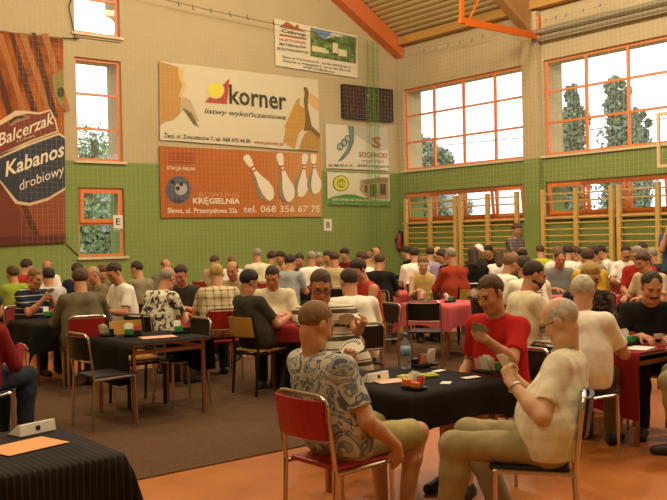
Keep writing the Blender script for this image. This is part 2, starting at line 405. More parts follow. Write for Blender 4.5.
# pipes along the top of the side wall
for zz, rr, lb in ((6.30, .055, 'upper one of two grey pipes running along the top of the side wall'), (6.14, .05, 'lower one of two grey pipes running along the top of the side wall')):
    tag(obj('pipe', ntube([(SIDE_X-.22, 3, zz), (SIDE_X-.22, 13.25, zz)], rr, 10), mat('grey_pipe', '8b8068', .5)), lb, 'pipe', 'pipes under the roof')
# gathered green net near the corner
def hang(name, px0, px1, pt, pb, m, n, label):
    (x0, z1), (x1, _) = end_pt(px0, pt), end_pt(px1, pt); z0 = .01; bm = bmesh.new(); r = random.Random(3)
    for i in range(n):
        x = x0+(x1-x0)*(i+.5)/n; y = END_Y-.3-.05*math.sin(i*2.1)
        tube(bm, [(x+.05*math.sin(i), y, z1), (x+r.uniform(-.02, .02), y, (z0+z1)/2), (x+r.uniform(-.05, .05), y, z0)], .0035, 4)
        for k in range(26):
            z = z0+(z1-z0)*(k+r.random())/26; tube(bm, [(x-.012, y, z), (x+.06, y+r.uniform(-.02, .02), z+r.uniform(-.06, .06))], .0025, 3)
    return tag(obj(name, bm, m), label, 'net')
GNET = mat('green_net_twine', '6f9a3c', .9)
hang('gathered_net', 357, 370, 42, 262, GNET, 16, 'gathered green net hanging down beside the scoreboard near the corner')

# ------------------------------------------------------------------ wall bars
WOODL = mat('wall_bar_pine', 'cfab62', .45, noise=.1, scale=5)
def wall_bars(pxs, label):
    ys = []
    for px in pxs:
        d = ray(px, 225); ys.append(d[1]*(SIDE_X-.13)/d[0])
    root = empty('wall_bars', (SIDE_X-.13, ys[-1], 0)); tag(root, label, 'wall bars', 'wooden wall bars along the side wall')
    y0 = ys[-1]
    for y in ys: obj('post', nbox(-.05, .05, y-y0-.05, y-y0+.05, 0, 2.62, bev=.008), WOODL, root)
    zz = [2.50, 2.33, 1.95, 1.83] + [1.83-.145*k for k in range(1, 12)]
    for z in zz: obj('rung', ntube([(0, ys[-1]-y0, z), (0, ys[0]-y0, z)], .019, 8), WOODL, root)
wall_bars((406.2, 430.2, 455.7), 'pine wall bars nearest the corner with the red fire extinguisher')
wall_bars((461, 488, 517.2), 'pine wall bars between the corner unit and the concrete pilaster')
wall_bars((543.5, 576.5, 612), 'pine wall bars just past the pilaster, second window from the corner')
wall_bars((619.5, 658.5, 702), 'pine wall bars farthest from the corner, behind the standing person')

# ------------------------------------------------------------------ basketball gear
OR2 = mat('orange_steel', 'd9691c', .4, .2)
hp = Vector(at_depth(532, 37, (SIDE_X-.3)/ray(532, 37)[0])); hp.x = SIDE_X-.18; hp.z += .07
dq = ray(460, 20); tq = hp.y/dq[1]; q = Vector((dq[0]*tq, hp.y, H+dq[2]*tq))
hoop = empty('hoop_arm', hp); tag(hoop, 'orange steel folding arm reaching from the pilaster under the ceiling', 'steel arm')
L = q-hp; L.z *= .5
obj('beam', nbox(L.x, 0, -.05, .05, -.07, .05), OR2, hoop)
obj('rail', nbox(L.x+.1, 0, -.12, -.07, -.13, -.08), OR2, hoop)
obj('hanger', nbox(L.x+.02, L.x+.10, -.04, .04, .06, roof(hp.x+L.x)-hp.z-.02), OR2, hoop)
obj('wall_plate', nbox(0, .015, -.1, .1, -.12, .12), OR2, hoop)
obj('brace', ntube([(L.x+.3, 0, .05), (L.x+.75, 0, .75)], .025, 6), OR2, hoop)
tag(obj('bracket_plate', nbox(-.12, .0, -.12, .12, -.16, .16, bev=.02), OR2, loc=(SIDE_X-.0, *side_pt(537, 23))), 'small orange bracket plate on the side wall above the pipes', 'bracket')
bpos = Vector(at_depth(657, 168, 16.9))
bb = empty('backboard', bpos, 0); tag(bb, 'clear basketball backboard with a pale frame at the right edge', 'backboard')
for nm, a in (('frame_bar', (0, .04, -.06, 0, 0, 1.05)), ('frame_bar', (0, .04, -1.8, -1.74, 0, 1.05)), ('frame_bar', (0, .04, -1.74, -.06, 0, .06)), ('frame_bar', (0, .04, -1.74, -.06, .99, 1.05))):
    obj(nm, nbox(*a), mat('backboard_frame', 'd9b795', .6), bb)
obj('panel', nbox(.012, .022, -1.74, -.06, .06, .99), GLASS, bb)
obj('support_arm', nbox(.04, SIDE_X-bpos.x-.01, -.95, -.85, .45, .55), OR2, bb)
obj('ring', ntube([(-.38+.225*math.cos(t*math.pi/8), -.9+.225*math.sin(t*math.pi/8), .16) for t in range(17)], .01, 6), OR2, bb)

# ------------------------------------------------------------------ banners and signs on the end wall
_L = [.05]
def wall_poly(name, pts, m, parent, layer):
    bm = bmesh.new(); y = END_Y-_L[0]-.01-.0045*layer
    bm.faces.new([bm.verts.new((x, y, z)) for x, z in (end_pt(*p) for p in pts)][::1]); return obj(name, bm, m, parent)
def wall_disc(name, c, r, m, parent, layer, sq=1.0, n=28):
    return wall_poly(name, [(c[0]+r*math.cos(2*math.pi*k/n), c[1]+r*sq*math.sin(2*math.pi*k/n)) for k in range(n)], m, parent, layer)
def sheet(name, pts, m, label, depth=.012, cat='banner'):
    bm = bmesh.new(); n = 14; (a, b, c, d) = [Vector(p) for p in pts]; f, bk = [], []
    for i in range(n+1):
        for top in (1, 0):
            p = (a.lerp(b, i/n) if top else d.lerp(c, i/n)); p = Vector(p)
            if 0 < i < n: p.y += (.5 if top else -.35)*math.sin(i*math.pi*4/n)**2*(1 if cat == 'banner' else 0)
            x, z = end_pt(*p); f.append(bm.verts.new((x, END_Y-_L[0]-.0045, z))); bk.append(bm.verts.new((x, END_Y-_L[0]-.0045+depth, z)))
    for i in range(n):
        j = 2*i; bm.faces.new((f[j], f[j+1], f[j+3], f[j+2])); bm.faces.new((bk[j], bk[j+2], bk[j+3], bk[j+1]))
        bm.faces.new((f[j], f[j+2], bk[j+2], bk[j])); bm.faces.new((f[j+1], bk[j+1], bk[j+3], f[j+3]))
    bm.faces.new((f[0], bk[0], bk[1], f[1])); bm.faces.new((f[-2], f[-1], bk[-1], bk[-2]))
    return tag(obj(name, bm, m), label, cat)
def lettering(body, p0, p1, h, m, parent, layer, bold=0, slant=0, plane=None, name='lettering'):
    """text fitted between two photo points of its baseline, cap height h (photo px); lies on the end wall"""
    cu = bpy.data.curves.new('lettering', 'FONT'); cu.body = body; cu.offset = bold; cu.resolution_u = 2
    o = bpy.data.objects.new('lettering', cu); COL.objects.link(o); bpy.context.view_layer.update()
    me = bpy.data.meshes.new_from_object(o.evaluated_get(bpy.context.evaluated_depsgraph_get())); bpy.data.objects.remove(o); bpy.data.curves.remove(cu)
    co = np.empty(len(me.vertices)*3); me.vertices.foreach_get('co', co); co = co.reshape(-1, 3)
    x0, x1 = co[:, 0].min(), co[:, 0].max(); capz = .69
    (ax_, az_), (bx_, bz_) = end_pt(*p0), end_pt(*p1); tx, tz = end_pt(p0[0], p0[1]-h)
    u = (co[:, 0]-x0)/(x1-x0); v = co[:, 1]/capz
    hh = math.hypot(tx-ax_, tz-az_); X = ax_+(bx_-ax_)*u + v*hh*slant; Z = az_+(bz_-az_)*u + v*hh
    co[:, 0] = X; co[:, 1] = END_Y-_L[0]-.01-.0045*layer; co[:, 2] = Z
    me.vertices.foreach_set('co', co.ravel()); me.update(); me.materials.clear(); me.materials.append(m)
    return link(name, me, parent)
def ink(n, c, r=.7): return mat(n, c, r)
PALE = ink('banner_white', 'd3c6a4'); DARKI = ink('ink_dark', '3d3a24'); REDI = ink('ink_red', 'b2452a'); YEL = ink('ink_yellow', 'e0cf3a'); WHI = ink('ink_white', 'ead9b8')
# 1 tall sausage banner
m, nt, b_, tc = node_mat('sausage_print', .7)
nz = nt.nodes.new('ShaderNodeTexNoise'); nz.inputs['Scale'].default_value = 3; nz.inputs['Detail'].default_value = 6; nt.links.new(tc.outputs['Object'], nz.inputs['Vector'])
rp = ramp(nt, [(.3, '6e3512'), (.5, '9c5220'), (.7, 'b4662c')], 'LINEAR'); nt.links.new(nz.outputs['Fac'], rp.inputs[0]); nt.links.new(rp.outputs[0], b_.inputs['Base Color'])
b1 = sheet('banner', [(-18, 29), (62, 38), (64.5, 243), (-16, 247)], m, 'tall brown sausage banner with a blue shield label left of the windows')
SD = ink('sausage_dark', '54280f'); SM = ink('sausage_mid', '9a4f22'); SR = ink('sausage_red', '71351a'); SL2 = ink('sausage_light', 'a8682f')
for k, (xt, xb) in enumerate(((-14, 8), (9, 33), (31, 52))):
    wall_poly('sausage_gap', [(xt-1, 33), (xt+3.5, 33.5), (xb+5, 118), (xb-1, 119)], SD, b1, 1)
    wall_poly('sausage_shine', [(xt+9, 34), (xt+16, 34.5), (xb+17, 110), (xb+12, 112)], SL2, b1, 1)
wall_poly('sausage_end', [(50, 76), (62, 70), (62.5, 110), (58, 105), (52, 92)], ink('cut_sausage', '8d7a3f'), b1, 2)
wall_disc('herb', (59.5, 93), 3.4, ink('dark_herb', '43402a'), b1, 3, 1.6)
wall_poly('lower_sausage', [(-15, 165), (12, 200), (40, 243.5), (-15, 246)], SR, b1, 1)
wall_poly('lower_sausage', [(14, 198), (63.8, 190), (64.3, 236), (44, 243)], ink('sausage_red_light', '8c4522'), b1, 1)
wall_poly('sausage_gap', [(20, 204), (25, 204), (42, 243), (36, 243.5)], SD, b1, 2)
wall_poly('lower_edge', [(-16, 238), (64.4, 234), (64.5, 242.5), (-16, 246.5)], ink('banner_lower_edge', '5c2413'), b1, 3)
OUT = ink('label_outline', 'd9bd93')
wall_poly('label_outline', [(-14, 150), (-12, 128), (2, 119), (14, 111), (26, 111.5), (38, 113), (49, 109.5), (54, 119), (57.5, 132), (28, 143), (0, 156), (-12, 164)], OUT, b1, 4)
wall_poly('label_panel', [(-13, 150), (-11, 131), (2, 124), (14, 117), (26, 114), (38, 115), (48, 111.5), (52.5, 120), (55.5, 131), (28, 141), (0, 153.5), (-11, 161)], ink('label_brown', '7a3820'), b1, 5)
wall_poly('label_picture', [(6, 123), (12, 117.5), (20, 115), (27, 116.5), (28, 119), (18, 122), (9, 127)], ink('house_vignette', 'a07a55'), b1, 6)
wall_poly('label_picture', [(7, 122), (14, 117), (22, 116), (25, 118), (14, 120), (8, 125)], ink('house_vignette_dark', '4d2f1d'), b1, 7)
wall_poly('shield_outline', [(-14, 164), (0, 154), (28, 143.5), (58, 133), (63.5, 137), (64, 190), (46, 201), (28, 206), (14, 204), (4, 190)], OUT, b1, 4)
wall_poly('shield', [(-12, 166), (0, 158), (28, 146), (57, 135.5), (63.3, 139), (63.6, 187.5), (46, 198), (28, 203), (16, 201), (7, 190), (-3, 178)], ink('shield_blue', '35383f'), b1, 6)
lettering('Balcerzak', (-3, 147), (52, 124), 13, WHI, b1, 7, .012, .1)
lettering('z Łukowa', (15, 143), (33, 137), 3, OUT, b1, 7)
lettering('Kabanos', (4, 177), (62, 156), 15, WHI, b1, 7, .018, .1)
lettering('drobiowy', (18, 191), (62.5, 174), 10, WHI, b1, 7)
# 2 moulding banner
b2 = sheet('banner', [(158, 61.5), (317, 80), (318.5, 152), (159, 140)], PALE, 'long white banner advertising wooden mouldings, above the orange one')
wall_poly('moulding', [(158, 62), (183, 69), (181, 80), (185, 84), (180, 98), (179, 114), (171, 121), (164, 122), (159, 126)], ink('moulding_wood', 'b98b45'), b2, 1)
wall_poly('moulding_edge', [(176, 67), (183, 69), (181, 80), (185, 84), (180, 98), (177, 97), (181, 85), (178, 81)], ink('moulding_light', 'd8b270'), b2, 2)
wall_poly('moulding_shade', [(181, 97), (189, 100), (198, 122), (194, 121), (184, 110), (180, 112)], ink('shade_tan', 'b9a27b'), b2, 1)
wall_poly('moulding_dark', [(181, 108), (190, 113), (197, 127), (192, 124)], ink('moulding_brown', '6c5a3c'), b2, 2)
wall_poly('logo_corner', [(203, 102.5), (225.5, 104.5), (228, 79)], REDI, b2, 1)
wall_disc('logo_halo', (214, 90.4), 8.8, PALE, b2, 2)
wall_disc('logo_sun', (214, 90.4), 7.5, YEL, b2, 3)
lettering('korner', (228, 103.5), (285, 110), 18.5, DARKI, b2, 2, .018)
lettering('listwy wykończeniowe', (203, 113.5), (284, 120), 5.2, DARKI, b2, 2, .004, .35)
lettering('Żary, ul. Zwycięzców 7, tel. 068 470 44 00', (163, 137.5), (249, 143.3), 3.9, DARKI, b2, 2, .012)
lettering('www.poli-eco.pl', (252.5, 143.6), (281.5, 145.5), 3.2, REDI, b2, 2, .01)
wall_poly('moulding_back', [(307, 92), (317, 99), (317.3, 112), (308, 104)], ink('moulding_peach', 'd7ac6d'), b2, 1)
wall_poly('moulding', [(282, 142), (284, 130), (283, 127), (288, 116), (295, 100), (298, 98), (298, 105), (304, 110), (306, 122), (302, 128), (297, 134), (293, 149.5)], ink('moulding_gold', 'bd8d3c'), b2, 2)
wall_poly('moulding', [(297, 149.8), (303, 134), (310, 130), (318, 137), (318.4, 151.5)], ink('moulding_wood2', 'b1843c'), b2, 2)
wall_poly('moulding_dark', [(302, 87.5), (305, 87.5), (307, 92), (306, 107), (310, 126), (318, 134), (318, 139), (309, 131), (302, 131), (304, 121), (303, 108), (302, 100), (303, 94)], ink('moulding_umber', '7c5a2a'), b2, 3)
# 3 bowling banner
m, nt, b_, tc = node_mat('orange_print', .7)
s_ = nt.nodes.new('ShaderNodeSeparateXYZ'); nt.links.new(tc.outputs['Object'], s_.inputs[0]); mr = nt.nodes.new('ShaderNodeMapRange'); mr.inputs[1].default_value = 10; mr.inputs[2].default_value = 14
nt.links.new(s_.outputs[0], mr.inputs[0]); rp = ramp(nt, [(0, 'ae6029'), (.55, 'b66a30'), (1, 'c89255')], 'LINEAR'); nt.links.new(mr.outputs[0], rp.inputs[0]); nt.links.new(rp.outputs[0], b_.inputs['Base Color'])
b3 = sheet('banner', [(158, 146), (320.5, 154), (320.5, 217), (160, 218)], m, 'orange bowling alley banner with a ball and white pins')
STR = ink('print_rust', '9d4520')
for yy in (152.5, 155.5, 158.5, 161.5): wall_poly('logo_stripe', [(168, yy), (193, yy+.7), (193, yy+2.4), (168, yy+1.6)], STR, b3, 1)
lettering('STACJA PALIW', (165.5, 169.5), (194, 170.8), 3.2, WHI, b3, 1, .01)
wall_disc('bowling_ball', (177, 190), 12.6, ink('ball_grey', '565761'), b3, 1, 1.08)
wall_disc('ball_shine', (179.5, 189), 6.2, ink('ball_light', 'a8a39a'), b3, 2, 1.0)
for c in ((171, 182), (179.5, 184.3), (176, 188.6)): wall_disc('finger_hole', c, 2.2, ink('ball_hole', '25262b'), b3, 3)
wall_poly('ball_underside', [(168.5, 199), (177, 198.5), (183, 200), (179, 203), (172, 202)], ink('ball_dark', '3c3d48'), b3, 2)
lettering('BOWLING', (198, 197), (238, 197.5), 5, ink('print_deep_orange', 'cf9160'), b3, 1, .0)
lettering('KRĘGIELNIA', (191.5, 203.5), (238.5, 203.8), 5.4, WHI, b3, 2, .03)
lettering('Sława, ul. Przemysłowa 33a', (166, 213), (236, 213), 5, WHI, b3, 2, .018)
lettering('tel. 068 356 67 75', (241.5, 212.5), (318, 212), 6.6, WHI, b3, 4, .012, .06)
PINW, PING = ink('pin_white', 'e6d9bd'), ink('pin_grey', '8c8266')
def pin(a, b, wid, layer):
    a, b = Vector(a), Vector(b); d = (b-a); n_ = Vector((-d.y, d.x)).normalized()
    prof = [(0, .25), (.04, .42), (.12, .42), (.25, .26), (.33, .24), (.5, .5), (.68, .95), (.82, 1.0), (.94, .72), (1, .3)]
    pts = [a+d*t+n_*wid*r for t, r in prof] + [a+d*t-n_*wid*r for t, r in prof[::-1]]
    wall_poly('pin', pts, PINW, b3, layer)
    wall_poly('pin_side', [a+d*t+n_*wid*r for t, r in prof[3:]] + [a+d*t+n_*wid*r*.45 for t, r in prof[:2:-1]], PING, b3, layer+1)
    for t in (.25, .33): wall_poly('pin_band', [a+d*t+n_*wid*.26, a+d*t-n_*wid*.26, a+d*(t+.03)-n_*wid*.26, a+d*(t+.03)+n_*wid*.26], REDI, b3, layer+2)
pin((244, 155.5), (269, 200.5), 8.4, 1); pin((304, 154), (298, 197), 7.2, 1); pin((312, 154.3), (313, 194), 7.2, 1); pin((277.5, 153.5), (287, 202), 8.2, 3)
# 4 building-supplies sign
b4 = sheet('banner', [(273, 18.5), (356, 36), (356.5, 78.5), (274.5, 66)], ink('sign_white', 'ddcfb0'), 'white sign with a village picture high on the end wall under the roof')
BRK = ink('roof_print', 'a5663c')
wall_poly('roof_logo', [(277.5, 27.5), (285.5, 22), (294, 27.5), (294.5, 25), (297, 25.7), (297.5, 29), (305.5, 33)], BRK, b4, 1)
wall_poly('wall_logo', [(278, 34), (305, 38.5), (305, 40.5), (278, 36)], BRK, b4, 1)
lettering('Cekrop', (280, 32.5), (304, 37), 3.6, DARKI, b4, 2, .01, .2)
lettering('HURTOWNIA', (278, 41), (305, 45), 2.6, REDI, b4, 1, .02)
lettering('MATERIAŁÓW', (278, 45.5), (305, 49.5), 2.6, DARKI, b4, 1, .02)
lettering('BUDOWLANYCH', (276, 50), (307, 54.5), 2.6, DARKI, b4, 1, .02)
m = blotch('forest_print', [(0, '4c6030'), (.45, '647842'), (.58, '7d8a4a')], 4)
wall_poly('village_picture', [(309, 28), (355, 38), (354.5, 64), (309, 56.5)], m, b4, 1)
wall_poly('picture_sky', [(310, 29), (330, 33), (345, 37), (340, 38), (332, 36), (324, 40), (317, 36)], ink('print_sky', '7089ab'), b4, 2)
wall_poly('picture_cloud', [(330, 33.5), (342, 36), (337, 37.5), (328, 38), (324, 39.5)], PALE, b4, 3)
for p in ([(310.5, 46), (324, 49), (324, 54), (310.5, 51.5)], [(331, 43), (336, 44), (336, 54), (331, 53)], [(336.5, 49), (345, 51), (345, 57.5), (336.5, 56)], [(323.5, 50.5), (327, 51), (327, 54), (323.5, 53.5)]):
    wall_poly('picture_house', p, ink('print_house', 'd8cf9c'), b4, 3)
lettering('Sława, ul. Przemysłowa 31   tel. fax 068 356 66 12', (281, 58), (349.5, 69), 2.3, DARKI, b4, 1, .01)
lettering('Wschowa, ul. Wolsztyńska 5   tel. fax 065 540 16 81', (281, 62), (349, 72.5), 2.3, DARKI, b4, 1, .01)
lettering('e-mail: hurt@sekrop.pl', (302, 68), (333, 73.5), 2.2, DARKI, b4, 1, .01)
# 5 scoreboard
(xa, za), (xb, zb) = end_pt(340, 84.5), end_pt(390, 122.5)
sb = empty('scoreboard', (xa, END_Y-.16, zb)); tag(sb, 'dark brown unlit scoreboard hanging between the banners near the corner', 'scoreboard')
obj('casing', nbox(0, xb-xa, 0, .155, 0, za-zb, bev=.015), mat('scoreboard_casing', '33271a', .7), sb)
dsp = obj('display', nbox(.06, xb-xa-.06, -.006, .0, .06, za-zb-.06), mat('scoreboard_face', '40291e', .85), sb.children[0])
obj('team_plate', nbox(.78, .9, -.012, -.004, .62, .66), mat('scoreboard_plate', 'a29a7c', .5), dsp.parent)
# 6 gear banner
b6 = sheet('banner', [(324, 124), (386, 128), (387.5, 171), (325, 168.5)], ink('gear_banner_white', 'd8cdb0'), 'pale banner with a machine photo and red lettering under the scoreboard')
wall_poly('photo_tint', [(354, 126.3), (385.8, 128.5), (386.5, 150), (376, 150), (360, 139), (353, 134)], ink('print_grey', 'bbb096'), b6, 1)
wall_poly('machine_ring', [(346, 126), (353, 126.5), (352.5, 142), (348, 153), (341, 160.5), (336, 162), (345, 150), (348.5, 139)], ink('machine_teal', '6f7d6b'), b6, 1)
for c in ((346, 139), (342.5, 143), (338.5, 147)):
    wall_disc('machine_coil', c, 3.1, ink('machine_dark', '5a6a60'), b6, 2, 1.25); wall_disc('coil_rim', c, 1.9, ink('machine_light', 'a9ad98'), b6, 3, 1.3)
lettering('S', (370.5, 147.6), (379.5, 148), 10, ink('logo_crimson', 'a33838'), b6, 2, .045)
lettering('SOCHACKI', (357.5, 157), (385, 158), 5, ink('print_red', 'a43a30'), b6, 2, .012)
lettering('WYROBY HUTNICZE', (360.5, 162), (382, 162.8), 2.2, REDI, b6, 2)
lettering('tel. 068 355 61 26', (327, 166.5), (351, 167), 2.6, DARKI, b6, 2, .01)
lettering('SŁAWA, ul. Głogowska 16', (356, 166.6), (387, 168), 2.4, DARKI, b6, 2, .01)
# 7 green banner
b7 = sheet('banner', [(326, 172), (388, 174.3), (388.8, 206.5), (326.5, 205)], ink('green_banner_white', 'd9cfae'), 'white and green banner with a round yellow emblem, lowest near the corner')
wall_poly('building_photo', [(359, 180), (386.8, 177), (387, 199.5), (366, 198), (358, 190)], ink('building_tan', 'b39467'), b7, 1)
wall_poly('building_roof', [(362, 180.5), (378, 177.5), (386.8, 179), (386.8, 182), (362, 184)], ink('building_roof_tan', '8c744a'), b7, 2)
for p in ([(368, 184.5), (375, 184), (375, 197), (368, 196.5)], [(378, 184), (384, 184), (384, 195), (378, 195)], [(363, 185.5), (365.5, 185.3), (365.5, 193), (363, 192)]):
    wall_poly('building_window', p, ink('building_dark', '5d4a38'), b7, 3)
GRB = ink('banner_green', '4f8a35')
wall_poly('green_swoosh', [(326.3, 199), (332, 196.6), (342, 194.5), (352, 194.6), (362, 197.5), (374, 200), (388.6, 201), (388.7, 206), (326.6, 204.6)], GRB, b7, 2)
wall_disc('emblem_ring', (339.3, 183.5), 8, ink('emblem_green', '55702c'), b7, 1, 1.0)
wall_disc('emblem', (339.3, 183.5), 7.1, YEL, b7, 2, 1.0)
wall_disc('emblem_inner', (339.6, 183.5), 4.7, ink('emblem_green2', '8c9a30'), b7, 3, 1.0)
lettering('HB', (336.5, 186), (344, 186), 4.4, YEL, b7, 4, .02)
lettering('HURTOWNIA MATERIAŁÓW BUDOWLANYCH', (330.5, 200.6), (387.5, 202), 2.2, WHI, b7, 4, .012)
lettering('Sława, ul. Żymierskiego 2  tel. 068 356 60 57', (330.5, 204.2), (387, 205.2), 2.0, ink('print_pale_green', 'a9c27c'), b7, 4)
# paper letters, cable, extinguisher
def paper_sign(ch, pts, label, yoff=0):
    s = sheet('paper_sign', pts, ink('sign_paper', 'e9dfc8'), label, .003, 'sign'); c = [Vector(p) for p in pts]
    w_ = c[1].x-c[0].x; hgt = c[3].y-c[0].y; x0 = c[0].x+w_*.28
    lettering(ch, (x0, c[0].y+hgt*.73), (x0+w_*.46, c[0].y+hgt*.73), hgt*.48, ink('sign_black', '2c241c'), s, 0, .012); return s
_L[0] = .004
paper_sign('E', [(113.2, 215), (122.4, 215.2), (122.7, 228.5), (113.5, 228.3)], 'white paper sheet with the letter E beside the lowest window')
paper_sign('B', [(323.7, 218.8), (331.7, 219.2), (331.8, 231), (323.8, 230.7)], 'white paper sheet with the letter B below the banners')
tag(obj('cable', ntube([(*[end_pt(72, -4)[0]], END_Y-.04, end_pt(72, -4)[1]), (end_pt(68, 7)[0], END_Y-.04, end_pt(68, 7)[1]), (end_pt(75, 41)[0], END_Y-.04, end_pt(75, 41)[1])], .012, 6), BLACKM), 'dark cable running down the wall left of the upper window', 'cable')
tag(obj('tie_cord', ntube([(end_pt(62, 38.5)[0], END_Y-.06, end_pt(62, 38.5)[1]), (end_pt(78, 39.5)[0], END_Y-.06, end_pt(78, 39.5)[1])], .012, 6), BLACKM), 'short cord tying the tall sausage banner to the wall', 'cord')
tag(obj('wire', ntube([(end_pt(66, 244)[0], END_Y-.02, end_pt(66, 244)[1]), (end_pt(78, 256)[0], END_Y-.02, end_pt(78, 256)[1])], .01, 6), BLACKM), 'thin dark wire slanting down from the tall sausage banner', 'wire')
ex, ez = end_pt(396.3, 249)
fe = empty('fire_extinguisher', (ex, END_Y-.13, ez)); tag(fe, 'red fire extinguisher mounted on the end wall beside the corner', 'fire extinguisher')
RED = mat('extinguisher_red', '8e3323', .35)
o = obj('cylinder', lathe([(.0, 0), (.075, .0), (.08, .03), (.08, .36), (.055, .42), (.025, .45)]), RED, fe, True)
obj('valve', lathe([(.02, .44), (.028, .47), (.02, .52)]), BLACKP, fe); obj('hose', ntube([(.02, 0, .5), (.11, -.02, .46), (.11, -.02, .15)], .014, 7, .04), BLACKP, fe)
obj('bracket', nbox(-.05, .05, .06, .125, .18, .3), BLACKM, fe)

# ------------------------------------------------------------------ hall lamps under the roof
for i, (x, y) in enumerate(LAMPS):
    t = empty('hall_lamp', (x, y, lamp_z(x))); tag(t, 'white box lamp hung under the ceiling of the hall', 'lamp', 'hall lamps')
    obj('lamp_housing', nbox(-.62, .62, -.3, .3, 0, .14, bev=.02), CREAM, t)
    obj('suspension', ntube([(0, 0, .14), (0, 0, roof(x)-lamp_z(x)-.01)], .015, 6), BLACKM, t)

# ================================================================== figures: smooth-union distance fields turned into one skin
class Field:
    def __init__(s, lo, hi, cell):
        s.lo = np.array(lo, float); s.c = cell; s.n = np.ceil((np.array(hi)-s.lo)/cell).astype(int)+1
        s.g = np.full(s.n, .08, np.float32)
    def block(s, lo, hi, pad):
        i0 = np.clip(np.floor((np.minimum(lo, hi)-pad-s.lo)/s.c).astype(int), 0, s.n); i1 = np.clip(np.ceil((np.maximum(lo, hi)+pad-s.lo)/s.c).astype(int)+1, 0, s.n)
        if (i1 <= i0).any(): return None, None
        ax = [s.lo[k]+s.c*np.arange(i0[k], i1[k], dtype=np.float32) for k in range(3)]
        return tuple(slice(a, b) for a, b in zip(i0, i1)), (ax[0][:, None, None].astype(np.float32), ax[1][None, :, None].astype(np.float32), ax[2][None, None, :].astype(np.float32))
    def _mix(s, sl, d, k):
        g = s.g[sl]
        if k <= 0: s.g[sl] = np.minimum(g, d); return
        h = np.clip(.5+.5*(g-d)/k, 0, 1); s.g[sl] = g+(d-g)*h-k*h*(1-h)
    def cap(s, a, b, ra, rb, k=.02, cuts=()):
        a = np.array(a, float); b = np.array(b, float); R = max(ra, rb)
        sl, p = s.block(np.minimum(a, b)-R, np.maximum(a, b)+R, k+2*s.c)
        if sl is None: return
        ab = b-a; L2 = max(1e-9, ab@ab)
        q = [p[i]-a[i] for i in range(3)]
        t = np.clip((q[0]*ab[0]+q[1]*ab[1]+q[2]*ab[2])/L2, 0, 1)
        d = np.sqrt((q[0]-t*ab[0])**2+(q[1]-t*ab[1])**2+(q[2]-t*ab[2])**2)-(ra+(rb-ra)*t)
        for o, n in cuts: d = np.maximum(d, sum((p[i]-o[i])*n[i] for i in range(3)))
        s._mix(sl, d, k)
    def _ell(s, p, c, r, Rm):
        q = [p[i]-c[i] for i in range(3)]
        if Rm is not None: q = [sum(q[j]*Rm[j][i] for j in range(3)) for i in range(3)]
        k0 = np.sqrt(sum((q[i]/r[i])**2 for i in range(3))); k1 = np.sqrt(sum((q[i]/r[i]**2)**2 for i in range(3)))
        return k0*(k0-1)/np.maximum(k1, 1e-6), q
    def ell(s, c, r, Rm=None, k=.02, keep=()):
        c = np.array(c, float); R = max(r); sl, p = s.block(c-R, c+R, k+2*s.c)
        if sl is None: return
        d, q = s._ell(p, c, r, Rm)
        for f in keep: d = np.maximum(d, f(q))
        s._mix(sl, d.astype(np.float32), k)
    def carve(s, c, r, Rm=None, k=.01):
        c = np.array(c, float); R = max(r); sl, p = s.block(c-R, c+R, k+2*s.c)
        if sl is None: return
        d, _ = s._ell(p, c, r, Rm); d = -d; g = s.g[sl]
        h = np.clip(.5-.5*(g-d)/k, 0, 1); s.g[sl] = g+(d-g)*h+k*h*(1-h)
    def clip(s, o, n):
        p = [s.lo[k]+s.c*np.arange(s.n[k], dtype=np.float32) for k in range(3)]
        d = (p[0]-o[0])[:, None, None]*n[0]+(p[1]-o[1])[None, :, None]*n[1]+(p[2]-o[2])[None, None, :]*n[2]
        s.g = np.maximum(s.g, d.astype(np.float32))
    def hair(s, c, r, Rm, big, pd, taper=.035):
        c = np.array(c, float); R = max(r)+big; sl, p = s.block(c-R, c+R, 3*s.c)
        d, q = s._ell(p, c, r, Rm); X, Y, Z = q[0], q[1]-.014, q[2]+.03
        s._mix(sl, (d-big*np.clip(pd(X, Y, Z)/taper, -1.5, 1)).astype(np.float32), .004)
    def ripple(s, amp, f, ph):
        p = [s.lo[k]+s.c*np.arange(s.n[k], dtype=np.float32) for k in range(3)]
        X, Y, Z = p[0][:, None, None], p[1][None, :, None], p[2][None, None, :]
        s.g += amp*(np.sin(f*(X+.6*Z)+ph)*np.sin(f*.8*(Y-.7*Z)+2*ph)+.6*np.sin(2.1*f*(Z*.7+Y)+ph)*np.sin(1.7*f*X-ph)).astype(np.float32)
    def mesh(s, name, m):
        g = s.g; g[0] = g[-1] = .05; g[:, 0] = g[:, -1] = .05; g[:, :, 0] = g[:, :, -1] = .05
        sg = g < 0; n = g.shape
        cnt = np.zeros((n[0]-1, n[1]-1, n[2]-1), np.uint8)
        for i in (0, 1):
            for j in (0, 1):
                for k in (0, 1): cnt += sg[i:n[0]-1+i, j:n[1]-1+j, k:n[2]-1+k]
        A = np.argwhere((cnt > 0) & (cnt < 8)); idx = np.full(cnt.shape, -1, np.int32); idx[tuple(A.T)] = np.arange(len(A))
        acc = np.zeros((len(A), 3)); w_ = np.zeros(len(A))
        cs = [(i, j, k) for i in (0, 1) for j in (0, 1) for k in (0, 1)]
        val = {c: g[A[:, 0]+c[0], A[:, 1]+c[1], A[:, 2]+c[2]].astype(float) for c in cs}
        for a in cs:
            for ax in range(3):
                if a[ax]: continue
                b = tuple(1 if q == ax else a[q] for q in range(3)); va, vb = val[a], val[b]; m_ = (va < 0) != (vb < 0)
                t = np.where(m_, va/np.where(m_, va-vb, 1), 0); P = np.array(a, float)[None, :]+np.eye(3)[ax][None, :]*t[:, None]
                acc += P*m_[:, None]; w_ += m_
        co = (A+acc/np.maximum(w_, 1)[:, None])*s.c+s.lo
        quads = []
